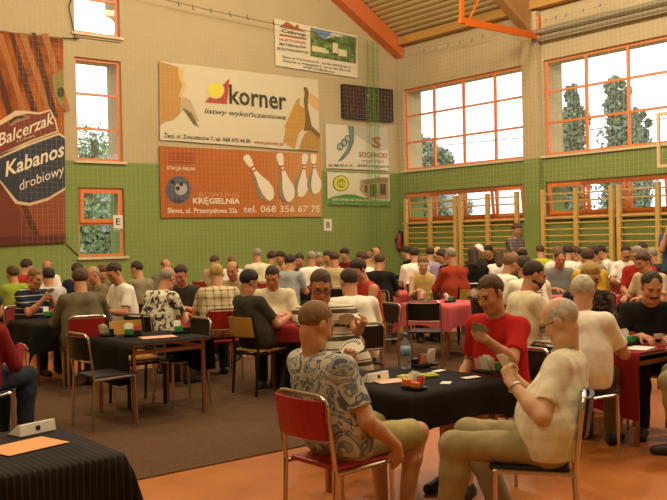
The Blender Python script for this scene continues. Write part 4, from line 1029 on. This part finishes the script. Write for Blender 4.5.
# foreground table
P('man in blue-grey patterned shirt holding cards at the foreground table', 321, 303, 4.72, -87, hawaii, fab('khaki_shorts', 'a89a63'), ('crop', 'light'), SKIN, 3, -14, 'short', 'short', 1.16, (-6, 26),
  hl={'px': (342, 367, 4.85), 'd': (.15, .55, .8), 'n': (.6, -.75, .1)}, hr=(np.array([.275, .14, .53]), (-.15, .35, -1), (-1, 0, 0)), extras=('collar',), shoe=SHOE_G, feet=(.05, .16), chair='red', knees=.03, seat_px=(341, 457), chair_dy=.0, chair_rz=-88)
P('bald man with glasses in cream checked shirt on the right of the foreground table', 556, 300, 4.6, 30, check65, BEI, ('ring', 'white'), SKIN3, 3, -8, 'short', 'long', 1.28, (-8, 28),
  hl={'px': (511, 383, 4.42), 'd': (.45, .35, .8), 'n': (.8, -.4, .1)}, hr={'px': (517, 380, 4.66), 'd': (-.55, .4, .6), 'n': (-.6, -.5, .1)}, extras=('glasses', 'collar', 'watch'), belly=.02, feet=(.0, .25), chair='black', knees=.04, kd=.46, seat_px=(551, 461), chair_dy=.10, chair_rz=38)
P('man in red T-shirt behind the foreground table looking down at his cards', 489, 276.5, 5.75, 98, REDS, KHA, ('crop', 'brown'), SKIN, 3, 6, 'short', 'short', 1.0, (-8, 24),
  hl={'px': (487, 340, 5.4), 'd': (.75, .25, .6), 'n': (.3, -.9, .2)}, hr=(np.array([.20, .20, .62]), (-.3, .8, -.3), (0, -.2, -1)), feet=(-.12, .0), chair='black')
P('man with glasses in broad striped shirt at the back of the foreground table', 320, 271, 6.35, 150, stripe37, GRYT, ('crop', 'brown'), SKIN2, 3, 8, 'short', 'long', 1.15, (-2, 26),
  hl={'px': (361, 337, 5.95), 'd': (-.5, .3, .75), 'n': (.5, -.6, .2)}, hr={'px': (340, 342, 5.95), 'd': (.5, .3, .75), 'n': (-.5, -.6, .2)}, extras=('glasses', 'watch'), belly=.05, chair='black', seat_px=(345, 390))
# red table on the right
P('grey-haired man in white T-shirt leaning on the red table', 583, 277, 6.5, -72, WH, fab('olive', '6f6138'), ('short', 'white'), SKIN, 3, 6, 'short', 'long', 1.28, (6, 26), chair='black', feet=(.0, .1), chair_rz=-100)
P('mustached man in black T-shirt facing the camera at the right edge', 652, 273, 7.05, 128, BLK, DARKT, ('receding', 'dark'), SKIN2, 3, 10, 'short', 'long', 1.15, (10, 26), extras=('mustache',), chair='red')
P('blond person with glasses in dark patterned jacket behind the red table', 591, 264, 8.0, 142, jacket62, DARKT, ('full', 'blond'), SKIN, 3, 14, 'long', 'long', .95, (0, 24), extras=('glasses',), chair='black')
P('player whose beige trouser leg shows at the right edge below the red table', 716, 285, 6.3, 28, CRM, BEI, ('short', 'grey'), SKIN, 2, 12, 'short', 'long', 1.1, (0, 20), chair='wood', feet=(.1, .2), knees=.05)
P('bearded man in cream shirt between the red T-shirt and the white T-shirt', 535, 262, 7.7, -112, CRM, DARKT, ('receding', 'dark'), SKIN2, 3, 8, 'short', 'long', 1.15, (-16, 22), extras=('beard',), chair='wood')
# left half
P('person in dark vest and red sleeves cut by the left edge', -8, 299, 7.0, -60, fab('wine', '7c1f24'), JEAN, ('full', 'black'), SKIN, 3, 14, 'long', 'long', 1.05, (0, 20), chair='black')
P('person at the left edge of whom only a white sleeve shows', -6, 270, 14, 'E', WH, DARKT, ('short', 'brown'), SKIN, 1, 10, chair='red')
P('man in lime green shirt with brown hair seen from behind', 12, 266.6, 13.1, 14, fab('lime', '8a9a34'), DARKT, ('full', 'brown'), SKIN, 1, 8, 'short', 'long', 1.05, (0, 15), chair='red')
P('dark-haired person in red shirt near the wall on the far left', 27, 260, 15, -75, fab('red2', 'a8362a'), DARKT, ('full', 'dark'), SKIN, 1, 12, chair='red')
P('balding man with glasses in white shirt by the wall below the sausage banner', 47, 261, 16, 165, WH, DARKT, ('ring', 'brown'), SKIN2, 1, 10, extras=('glasses',), chair='red')
P('older grey-haired man in navy striped polo holding cards', 36, 269, 11, 195, stripe6, DARKT, ('short', 'light'), SKIN2, 2, 12, 'short', 'long', 1.1, (8, 22), 'cards', belly=.05, chair='red')
P('dark-haired person in pale top just behind the striped polo', 48, 269, 12.2, -10, fab('pale', 'b9b4ae'), DARKT, ('full', 'black'), SKIN, 1, 10, w=.9, chair='red')
P('broad man in grey-brown shirt seen from behind on the red chair', 80, 269.5, 9.7, -14, fab('greybrown', '6a5f48'), BRN, ('full', 'brown'), SKIN, 2, 16, 'long', 'long', 1.25, (-6, 22), chair='red')
P('person in navy sleeves hidden behind the broad grey-brown back', 78, 264, 14.1, -80, NAVY, DARKT, ('short', 'dark'), SKIN, 1, 16, 'long', chair='red')
P('balding man in khaki shirt beside the broad grey-brown back', 92, 267, 12.6, 95, fab('khaki2', '7d7150'), DARKT, ('ring', 'grey'), SKIN2, 1, 12, chair='red')
P('person with auburn hair in brown top left of the white polo', 102, 266, 13.1, 172, fab('brown_top', '6f5f46'), DARKT, ('full', 'red'), SKIN, 1, 12, w=.9, chair='red')
P('dark-haired man in white polo looking down to the left', 113, 264, 10.8, 92, WH, DARKT, ('short', 'dark'), SKIN2, 2, 14, 'short', 'long', 1.1, (10, 30), chair='black')
P('man in grey-khaki shirt seen from behind right of the window', 136, 261.5, 13, 20, fab('greykhaki', '857a5c'), DARKT, ('crop', 'dark'), SKIN, 1, 14, 'short', 'long', 1.15, (10, 15), chair='wood')
P('bald man by the wall behind the floral shirt', 166, 260, 15, 185, fab('grey1', '6b6452'), DARKT, ('ring', 'brown'), SKIN2, 1, 12, chair='red')
P('balding man in black and white floral shirt leaning to the right', 168, 268, 9.8, -72, floral, BRN, ('ring', 'grey'), SKIN2, 2, 22, 'short', 'long', 1.15, (0, 22), chair='black')
P('dark-haired man in charcoal open shirt facing the floral shirt', 180, 266, 11, 128, fab('charcoal', '3d392f'), DARKT, ('short', 'dark'), SKIN2, 2, 14, 'short', 'long', 1.05, (0, 28), chair='red')
P('blond man in cream plaid shirt seen from behind', 216, 265, 10.3, -20, plaid17, DARKT, ('short', 'blond'), SKIN, 2, 16, 'short', 'long', 1.2, (-6, 22), chair='red')
P('brown-haired man in pale shirt by the wall left of the white back', 215, 256, 17.5, -80, fab('pale2', 'b5a37a'), DARKT, ('short', 'brown'), SKIN, 1, 14, chair='red')
P('man in white shirt bending down by the wall below the orange banner', 232, 256, 17, -40, WH, DARKT, ('crop', 'light'), SKIN2, 1, 20, w=1.1, chair='red')
P('bald man between the plaid shirt and the dark polo', 232, 262, 12, 130, fab('tan1', 'a8946a'), DARKT, ('ring', 'brown'), SKIN2, 2, 14, chair='black')
P('black-haired man with glasses in dark polo on the plywood chair', 252, 271, 8.95, -84, fab('darkpolo', '3b372b'), BRN, ('full', 'black'), SKIN2, 3, -5, 'short', 'long', 1.1, (-14, 24), extras=('glasses',), chair='wood', chair_dy=.06, seat_px=(257, 350), feet=(.12, .2))
P('stocky man in cream shirt behind the red tablecloth looking down', 272, 267, 9.8, 142, CRM, DARKT, ('crop', 'dark'), SKIN2, 3, 6, 'short', 'long', 1.25, (-6, 30), 'table', extras=('collar',), belly=.06, chair='red')
P('grey-haired man in cream shirt seen from behind below the orange banner', 257, 249, 16.5, -28, CRM, DARKT, ('short', 'grey'), SKIN2, 1, 8, w=1.2, chair='red')
P('dark-haired person right of the grey-haired cream back', 272, 252, 17, -70, fab('tan2', 'a38a5e'), DARKT, ('full', 'dark'), SKIN, 1, 10, chair='red')
P('long-haired woman left of the pale blue shirt', 280, 252, 17.5, 110, fab('peach', 'b98f6c'), DARKT, ('long', 'dark'), SKIN, 1, 8, w=.85, chair='red')
P('dark-haired man in pale blue shirt leaning to the right', 291, 255, 14, -62, fab('paleblue', '9b9c9a'), DARKT, ('short', 'dark'), SKIN, 1, 18, 'short', 'long', 1.1, (0, 20), chair='red')
P('dark-haired man in blue shirt right of the pale blue shirt', 299, 254, 15.6, 120, fab('blue', '35435f'), DARKT, ('short', 'dark'), SKIN2, 1, 12, chair='red')
P('grey-haired man in white shirt seen from behind below the letter B', 311, 252, 15.3, -30, WH, DARKT, ('short', 'grey'), SKIN2, 1, 10, chair='red')
P('grey-blond person between the two pale backs below the letter B', 319, 253, 17, 165, fab('mauve', '8b7a68'), DARKT, ('full', 'grey'), SKIN, 1, 8, w=.9, chair='red')
P('dark-haired person in pinkish shirt below the letter B', 327, 251.5, 16.5, 100, RS, DARKT, ('short', 'dark'), SKIN, 1, 10, chair='red')
P('man in beige shirt with broad back below the letter B', 334, 252, 14.2, -32, fab('beige1', 'b3a270'), DARKT, ('short', 'brown'), SKIN2, 1, 8, w=1.2, chair='black')
P('black-haired person in dark red top near the corner', 344, 249, 18, 95, fab('darkred', '7a2020'), DARKT, ('full', 'black'), SKIN, 1, 12, 'long', chair='red')
P('brown-haired person in white shirt left of the black T-shirt', 361, 252, 15, 20, WH, DARKT, ('full', 'brown'), SKIN, 1, 10, chair='red')
P('sandy-haired person just behind the white shirt near the corner', 369, 252, 17, -60, fab('sand', 'a08458'), DARKT, ('short', 'light'), SKIN, 1, 10, chair='red')
P('balding man in tan shirt behind the black T-shirt', 376, 248, 17.5, 180, fab('tan3', 'a98e66'), DARKT, ('ring', 'brown'), SKIN2, 1, 8, chair='red')
P('short-haired man in black T-shirt reaching to the far pink table', 380, 254, 13, -55, BLK, BRN, ('crop', 'brown'), SKIN2, 2, 20, 'short', 'long', 1.2, (0, 20), chair='wood')
P('dark-haired man in white shirt seen from behind left of the water bottle', 348, 270, 8.3, -25, WH, JEAN, ('short', 'dark'), SKIN2, 3, 12, 'short', 'long', 1.25, (16, 22), chair='black')
P('dark-haired woman in red sleeveless top facing left', 357, 260, 10, 80, fab('redtank', 'b0402f'), DARKT, ('full', 'dark'), SKIN, 2, 16, 'none', 'long', .95, (10, 28), chair='black')
# centre far and right half
P('black-haired person in black at the corner end of the wall bars', 405, 247, 18, 20, BLK, DARKT, ('full', 'black'), SKIN, 1, 14, 'long', chair='red')
P('dark-haired man in white shirt seen from behind at the far pink table', 414, 248, 15, -38, WH, DARKT, ('full', 'dark'), SKIN, 1, 12, w=1.05, chair='red')
P('young woman with bare shoulders in yellow top facing the camera', 423, 257, 13.6, 145, fab('yellowtop', 'c8ac62'), DARKT, ('bun', 'light'), SKIN3, 2, 8, 'none', 'long', .8, (0, 20), chair='wood')
P('dark-haired person in lavender shirt behind the yellow top', 430, 248, 16.2, -50, fab('lavender', '9a8aa0'), DARKT, ('short', 'dark'), SKIN, 1, 16, chair='red')
P('bald man facing left beside the lavender shirt', 437, 247, 18, 100, fab('grey2', '7f7668'), DARKT, ('ring', 'grey'), SKIN3, 1, 10, chair='red')
P('long-haired woman behind the rust red sweater', 441, 250, 15.5, 60, BLK, DARKT, ('long', 'dark'), SKIN, 1, 8, w=.85, chair='red')
P('broad man in rust red sweater seen from behind', 450, 248, 13.2, -5, fab('rust', '9a3a22'), DARKT, ('crop', 'grey'), SKIN2, 2, 10, 'long', 'long', 1.35, (0, 14), chair='wood')
P('long-haired person in black seen from behind beside the rust red sweater', 473, 248, 14.3, -42, BLK, DARKT, ('long', 'dark'), SKIN, 1, 8, 'long', w=.95, chair='black')
P('person with white cap by the wall bars', 479, 245, 17.5, 170, fab('dark3', '4a3a34'), DARKT, ('short', 'dark'), SKIN, 1, 10, cap=WH, chair='red')
P('black-haired person in black shirt right of the white cap', 488, 246, 18.3, 100, BLK, DARKT, ('full', 'black'), SKIN, 1, 10, chair='red')
P('long brown-haired woman in white blouse seen from behind', 498, 250, 16.3, -42, WH, DARKT, ('long', 'brown'), SKIN, 1, 8, w=.85, chair='black')
P('sandy-haired man in white shirt leaning right under the standing plaid shirt', 511, 254.5, 11, -100, WH, DARKT, ('full', 'light'), SKIN, 2, 22, chair='black')
t52 = P('dark-haired man in white T-shirt with a grey print seen from behind', 524, 257, 10, -30, WH, JEAN, ('short', 'dark'), SKIN2, 2, 24, 'short', 'long', 1.2, (0, 20), chair='wood')
P('standing man in dark plaid shirt eating in front of the wall bars', 517, 224.5, 17.6, 172, plaid53, JEAN, ('full', 'brown'), SKIN2, 2, 2, 'short', 'long', 1.0, (0, 24), 'cards', stand=True, size=1.04, group='standing onlookers')
P('balding man below the standing plaid shirt', 522, 248, 13.5, -40, fab('dark4', '4b4034'), DARKT, ('ring', 'dark'), SKIN2, 1, 10, chair='red')
P('brown-haired person in yellow shirt by the pilaster', 540, 245.5, 17, -40, fab('yellow', 'b8b02e'), DARKT, ('short', 'brown'), SKIN, 1, 14, w=1.1, chair='red')
P('man in grey T-shirt facing the camera behind the bearded man', 560, 251, 13.1, 148, fab('greytee', '7b8078'), JEAN, ('receding', 'brown'), SKIN2, 2, 14, 'short', 'long', 1.2, (-6, 24), chair='red')
P('flushed man far behind the grey T-shirt', 558, 247, 16, 175, WH, DARKT, ('receding', 'light'), SKIN2, 1, 8, chair='red')
P('dark-haired man in white shirt far behind the grey T-shirt', 567, 246, 15, -40, WH, DARKT, ('short', 'dark'), SKIN, 1, 10, chair='red')
P('brown-haired young man in profile right of the grey T-shirt', 574, 247, 15, 55, fab('palegrey', 'b3ab98'), DARKT, ('full', 'brown'), SKIN, 2, 12, chair='wood')
P('person with thick brown hair in yellow T-shirt seen from behind', 587, 249.5, 11.7, -35, fab('yellow2', 'c99f2c'), DARKT, ('full', 'brown'), SKIN, 2, 18, chair='red')
P('dark-haired person just behind the thick brown hair', 591, 247, 13.3, 60, fab('grey3', '8a8070'), DARKT, ('full', 'dark'), SKIN, 1, 10, chair='red')
P('dark-haired person in white shirt right of the yellow T-shirt', 600, 246, 16.2, 40, WH, DARKT, ('short', 'dark'), SKIN, 1, 16, chair='red')
P('mustached man in white shirt facing the camera by the wall bars', 626, 246, 15.3, 140, WH, DARKT, ('short', 'dark'), SKIN2, 1, 8, extras=('mustache',), w=1.1, chair='red')
P('grey-haired man in red shirt facing left', 637, 247, 12.5, 105, fab('red3', 'a92c24'), DARKT, ('short', 'grey'), SKIN2, 2, 12, chair='red')
P('dark-haired person far behind the red shirt by the wall bars', 643, 243, 16, 160, fab('dark5', '5d4e3e'), DARKT, ('full', 'dark'), SKIN, 1, 6, chair='red')
P('brown-haired man in pinkish cream shirt bending left', 642, 253, 11, 78, fab('pinkcream', 'c9ae8a'), DARKT, ('full', 'brown'), SKIN2, 2, 24, 'short', 'long', 1.2, (0, 22), chair='red')
P('standing person in blue shirt with a hand at the chin, cut by the right edge', 673, 214, 13.8, 100, fab('blue3', '3f5272'), JEAN, ('full', 'dark'), SKIN2, 2, 4, 'short', 'long', 1.05, (0, 12), 'chin', stand=True, size=1.075, group='standing onlookers')
P('grey-haired person low in front of the standing blue shirt', 651, 249, 15, 20, fab('dark6', '40362c'), DARKT, ('short', 'grey'), SKIN, 1, 10, chair='red')
# empty chairs
for kind, x, y, rz, lb in (('black', 3.24, 7.27, -88, 'empty black chrome chair left of the empty black table'), ('black', float(at_height(200, 319, .82)[0])-.25, float(at_height(200, 319, .82)[1]), 90, 'empty black chrome chair at the right end of the empty black table'),
        ('wood', *[float(v) for v in at_height(137, 321.5, .82)[:2]], 180, 'empty plywood chair behind the empty black table'), ('black', float(at_height(427, 369, 0)[0]), float(at_height(427, 369, 0)[1]), -50, 'empty black chrome chair in front of the near pink table'),
        ('black', 8.3, 9.15, 180, 'empty black chair at the far left side of the near pink table'), ('black', 9.2, 8.5, 90, 'empty black chair at the far right side of the near pink table')):
    place_chair(kind, x, y, math.radians(rz), '', lb)

# ================================================================== things on the tables and in hands
CARDW = mat('card_white', 'e9e2d2', .5); CARDB = mat('card_back_grey', '9a948c', .5); CARDR = mat('card_red', 'b8352a', .5); CARDP = mat('card_pink', 'e3a58c', .6)
BGREEN = mat('box_green', '2f8a4a', .45); BORANGE = mat('box_orange', 'd8701c', .45); TRAYG = mat('tray_yellow_green', 'a3ad2e', .5); PIP = mat('card_pip', '3a2622', .6)
TOP = .716
def card_fan(label, pos, to, n=9, m=CARDW, spread=.16, roll=0., sc=1.0):
    pos, to = Vector(pos), Vector(to); nz_ = (to-pos).normalized(); up = Vector((0, 0, 1)); up = (up-nz_*up.dot(nz_)).normalized(); xx = up.cross(nz_)
    t = empty('playing_card_fan', (0, 0, 0)); t.matrix_world = Matrix(((xx.x, up.x, nz_.x, pos.x), (xx.y, up.y, nz_.y, pos.y), (xx.z, up.z, nz_.z, pos.z), (0, 0, 0, 1)))
    tag(t, label, 'playing cards', 'fans of playing cards held in hands')
    for i in range(n):
        a = (i-(n-1)/2)*-spread+roll; bm = nbox(-.029*sc, .029*sc, 0, .089*sc, -.0003, .0003)
        if m is CARDW: box(bm, -.024*sc, -.016*sc, .068*sc, .082*sc, .0003, .0006, 1); box(bm, -.024*sc, -.016*sc, .068*sc, .082*sc, -.0006, -.0003, 1)
        bm.transform(Matrix.Translation((0, 0, i*.0012)) @ Matrix.Rotation(a, 4, 'Z')); obj('card', bm, [m, PIP], t)
    return t
def hand_of(start):
    k = [x for x in del_hands if x.startswith(start)][0]; return del_hands[k]
def hold(start, label, which, px, n=9, m=CARDW, spread=.16, lift=.02, roll=0., head=None, sc=1.0):
    h = hand_of(start); p = h[0] if which == 'l' else h[1] if which == 'r' else (h[0]+h[1])/2
    p = Vector(p)+Vector((0, 0, lift-.05)); hd_ = Vector(at_depth(*px)); return card_fan(label, p, hd_, n, m, spread, roll, sc)
hold('man in blue-grey', 'wide fan of white cards held by the man in the patterned shirt', 'l', (321, 330, 4.7), 11, CARDW, .17, .045, sc=1.1)
hold('bald man with glasses in cream', 'white cards held up by the bald man in the cream checked shirt', 'm', (556, 330, 4.75), 7, CARDW, .10, .05)
hold('man in red T-shirt', 'closed fan of grey-backed cards held by the man in the red T-shirt', 'l', (491, 295, 5.75), 8, CARDB, .10, .03, .5)
hold('man with glasses in broad', 'fan of pale cards held by the man in the broad striped shirt', 'm', (320, 290, 6.35), 9, CARDW, .12, .05)
hold('older grey-haired man in navy', 'grey-backed cards held by the man in the navy striped polo', 'm', (36, 280, 11), 6, CARDB, .1, .04)
hold('stocky man in cream', 'dark-backed cards held by the stocky man in the cream shirt', 'm', (272, 280, 9.4), 7, CARDB, .1, .06)
def flat(name, px, w_, d_, rz, m, label, cat, h=TOP, t=.002, group=None):
    p = at_height(px[0], px[1], h); o = obj(name, nbox(-w_/2, w_/2, -d_/2, d_/2, 0, t), m, None, loc=(p[0], p[1], h)); o.rotation_euler = (0, 0, rz); return tag(o, label, cat, group)
def bidding_box(px, rz, front, label, cards=1, h=TOP, sc=1.0, tilt=.25):
    p = at_height(px[0], px[1], h); t = empty('bidding_box', (p[0], p[1], h), rz); tag(t, label, 'bidding box', 'bidding boxes on the tables'); t.scale = (sc,)*3
    obj('tray', nbox(-.085, .085, -.055, .055, 0, .022, bev=.005), BLACKP, t)
    bm = nbox(-.078, -.003, -.048, -.008, .022, .072, bev=.005); obj('pocket', bm, front, t)
    bm = nbox(.003, .078, -.048, -.008, .022, .058, bev=.005); obj('pocket', bm, BLACKP if front is not BORANGE else BORANGE, t)
    for k in range(5):
        bm = nbox(-.03, .03, -.0009, .0009, .0, .085); bm.transform(Matrix.Translation((-.04+k*.003, .0+k*.011, .024+.008*(k % 3))) @ Matrix.Rotation(-tilt, 4, 'X') @ Matrix.Rotation(.05*(k-2), 4, 'Y')); obj('bidding_card', bm, CARDW, t)
    for k in range(3):
        bm = nbox(-.028, .028, -.0009, .0009, .0, .07); bm.transform(Matrix.Translation((.042, .004+k*.012, .024)) @ Matrix.Rotation(-tilt, 4, 'X')); obj('bidding_card', bm, CARDR if k < 2 else CARDP, t)
    return t
def wedge(px, L, rz, label, h=TOP):
    p = at_height(px[0], px[1], h); bm = bmesh.new(); pr = [(-.045, 0), (.06, 0), (-.022, .05), (-.036, .05)]
    a = [bm.verts.new((-L/2, y, z)) for y, z in pr]; b = [bm.verts.new((L/2, y, z)) for y, z in pr]
    bm.faces.new(a); bm.faces.new(b[::-1])
    for i in range(4): j = (i+1) % 4; bm.faces.new((a[i], b[i], b[j], a[j]))
    bmesh.ops.recalc_face_normals(bm, faces=bm.faces)
    t = empty('table_sign', (p[0], p[1], h), rz); tag(t, label, 'table sign', 'white wedge signs on the tables'); obj('wedge', bm, WHITE, t)
    bm = nbox(-.011, .011, -.001, .001, -.010, .010); bm.transform(Matrix.Translation((0, -.0415, .025)) @ Matrix.Rotation(-.17, 4, 'X')); obj('number_mark', bm, BLACKP, t.children[0]); return t
# foreground table
wedge((374, 380), .19, math.radians(8), 'white wedge sign on the foreground table left of the yellow tray')
bt = empty('bottle', tuple(at_height(406, 368, TOP))); tag(bt, 'clear plastic water bottle with a blue cap on the foreground table', 'bottle')
m_ = bpy.data.materials.new('clear_plastic'); m_.use_nodes = True; bb_ = m_.node_tree.nodes['Principled BSDF']; bb_.inputs['Base Color'].default_value = (.85, .92, .95, 1); bb_.inputs['Roughness'].default_value = .08; bb_.inputs['Transmission Weight'].default_value = .85; bb_.inputs['IOR'].default_value = 1.15; bb_.inputs['Alpha'].default_value = .55
obj('bottle_body', lathe([(.028, 0), (.033, .01), (.033, .035), (.030, .045), (.033, .055), (.030, .068), (.033, .08), (.033, .15), (.026, .178), (.013, .2), (.012, .215)]), m_, bt, True)
obj('bottle_label', lathe([(.0336, .085), (.0338, .12), (.0336, .145)]), mat('bottle_label_blue', '7fa7c9', .5), bt.children[0], True)
obj('bottle_cap', lathe([(.0, .21), (.0155, .21), (.0155, .232), (.012, .235)]), mat('bottle_cap_blue', '2f6fb0', .4), bt, True)
bidding_box((424, 366.5), math.radians(180), BLACKP, 'black bidding box beside the water bottle', h=TOP)
bidding_box((487, 373), math.radians(90), BGREEN, 'green-fronted bidding box in front of the red T-shirt')
bidding_box((414, 389), math.radians(-90), BORANGE, 'orange-fronted bidding box near the front corner of the foreground table', sc=.8)
tr = empty('bridge_board', tuple(at_height(418, 377, TOP)), math.radians(-20)); tag(tr, 'yellow-green card tray in the middle of the foreground table', 'card tray')
bm = nbox(-.125, .125, -.05, .05, 0, .012, bev=.003); obj('tray_base', bm, TRAYG, tr)
for k, (a, b) in enumerate(((-.09, 0), (.09, 0), (0, -.022), (0, .022))): obj('card_pocket', nbox(a-.03, a+.03, b-.02, b+.02, .0125, .02, bev=.003), mat('tray_yellow', 'd3c944', .5), tr.children[0])
flat('paper_sheet', (391, 381), .20, .14, math.radians(-15), CARDP, 'pinkish paper sheet beside the white wedge sign', 'paper')
flat('paper_strip', (364, 379.5), .12, .05, math.radians(-30), CARDR, 'red paper strip under the edge of the white wedge sign', 'paper')
flat('card_slip', (439, 371), .10, .05, math.radians(10), CARDW, 'white slip behind the yellow-green tray', 'paper slip', t=.003)
flat('card_slip', (446, 383), .09, .06, math.radians(35), CARDW, 'white slip right of the orange-fronted bidding box', 'paper slip', t=.003)
flat('card_slip', (471, 377.5), .12, .06, math.radians(-10), CARDW, 'white slip in front of the green-fronted bidding box', 'paper slip', t=.003)
# corner table
wedge((33, 432), .19, math.radians(14), 'white wedge sign on the striped cloth in the bottom left corner')
flat('paper_sheet', (26, 446), .30, .21, math.radians(14), mat('orange_paper', 'e39a5f', .7), 'orange paper sheet on the striped cloth in the bottom left corner', 'paper')
# empty table left of centre
bidding_box((133, 336), math.radians(-20), BGREEN, 'bidding box with white cards at the left end of the empty black table')
bidding_box((182, 333), math.radians(-10), BGREEN, 'green bidding box with white cards at the right end of the empty black table')
bidding_box((106, 336), math.radians(90), BLACKP, 'bidding box at the far left corner of the empty black table')
flat('paper_sheet', (158, 337), .32, .20, math.radians(-12), CARDP, 'salmon paper sheet on the empty black table', 'paper')
# other tables
bidding_box((632, 344), math.radians(0), BGREEN, 'green bidding box at the front of the red table')
bidding_box((663, 335), math.radians(90), BGREEN, 'green bidding box on the red table at the right edge')
flat('paper_sheet', (640, 348), .24, .17, math.radians(12), CARDW, 'white paper sheet at the front corner of the red table', 'paper')
flat('paper_sheet', (622, 341), .20, .12, math.radians(-15), CARDW, 'white paper sheet left of the green bidding box on the red table', 'paper')
hold('mustached man in black', 'few pale cards held by the mustached man in the black T-shirt', 'm', (652, 290, 7.05), 4, CARDW, .1, .04)
bidding_box((450, 302), math.radians(20), BGREEN, 'green bidding box at the front of the near pink table')
bidding_box((474, 298), math.radians(90), BGREEN, 'green bidding box at the right side of the near pink table')
bidding_box((418, 301), math.radians(200), BLACKP, 'bidding box at the left side of the near pink table')
bidding_box((414, 288), math.radians(0), BLACKP, 'dark bidding box on the far pink table')
bidding_box((285, 318), math.radians(0), BLACKP, 'dark bidding box on the red cloth in front of the cream shirt')
bidding_box((192, 307), math.radians(0), BGREEN, 'green bidding box on the dark red cloth beside the floral shirt')
bidding_box((50, 317), math.radians(0), BGREEN, 'bidding box on the black cloth of the striped polo')
flat('paper_sheet', (300, 318), .22, .16, .2, CARDW, 'white paper sheet on the red cloth of the cream shirt', 'paper')
bidding_box((576, 296), math.radians(0), BLACKP, 'dark bidding box in front of the man in the grey T-shirt')
bidding_box((622, 287), math.radians(0), BLACKP, 'dark bidding box on the cream cloth on the far right')
# a jacket over the chair of the white-shirted man, a pouch on the left chair, the print on the white T-shirt

def decal(owner, pts, m, name):
    sh_ = [c for c in owner.children if c.name.startswith('shirt')][0]; vs = []; bm = bmesh.new()
    for x, z in pts:
        ok, loc, nrm, _ = sh_.ray_cast(Vector((x, -1.0, z)), Vector((0, 1, 0)))
        if ok: vs.append(bm.verts.new(loc+nrm*.006))
    if len(vs) > 2: bm.faces.new(vs); obj(name, bm, m, owner)
bpy.context.view_layer.update()
PR = mat('shirt_print_grey', '6a6b6c', .9)
decal(t52, [(-.09, 1.02), (.09, 1.02), (.06, 1.10)], PR, 'triangle_print')
for k in range(3): decal(t52, [(-.10, .97-k*.03), (.10, .97-k*.03), (.10, .985-k*.03), (-.10, .985-k*.03)], PR, 'print_line')
# pouch hanging from the chair at the left edge
p = at_height(27, 386, .28); pb = empty('shoulder_bag', (p[0], p[1], p[2]), .4); tag(pb, 'tan shoulder bag hanging beside the chair at the left edge', 'bag')
obj('bag_body', nbox(-.07, .07, -.03, .03, -.24, .02, bev=.02), mat('tan_canvas', '9c7a3a', .8), pb); obj('bag_strap', ntube([(-.06, 0, .0), (-.02, 0, .16), (.02, 0, .16), (.06, 0, 0)], .008, 6), mat('tan_strap', '7d6130', .8), pb.children[0])
import itertools
for (la, a), (lb, b) in itertools.combinations(ROOTS, 2):
    d = np.hypot(*(a-b))
    if d < .5: print('CLOSE %.2f | %s | %s' % (d, la, lb))
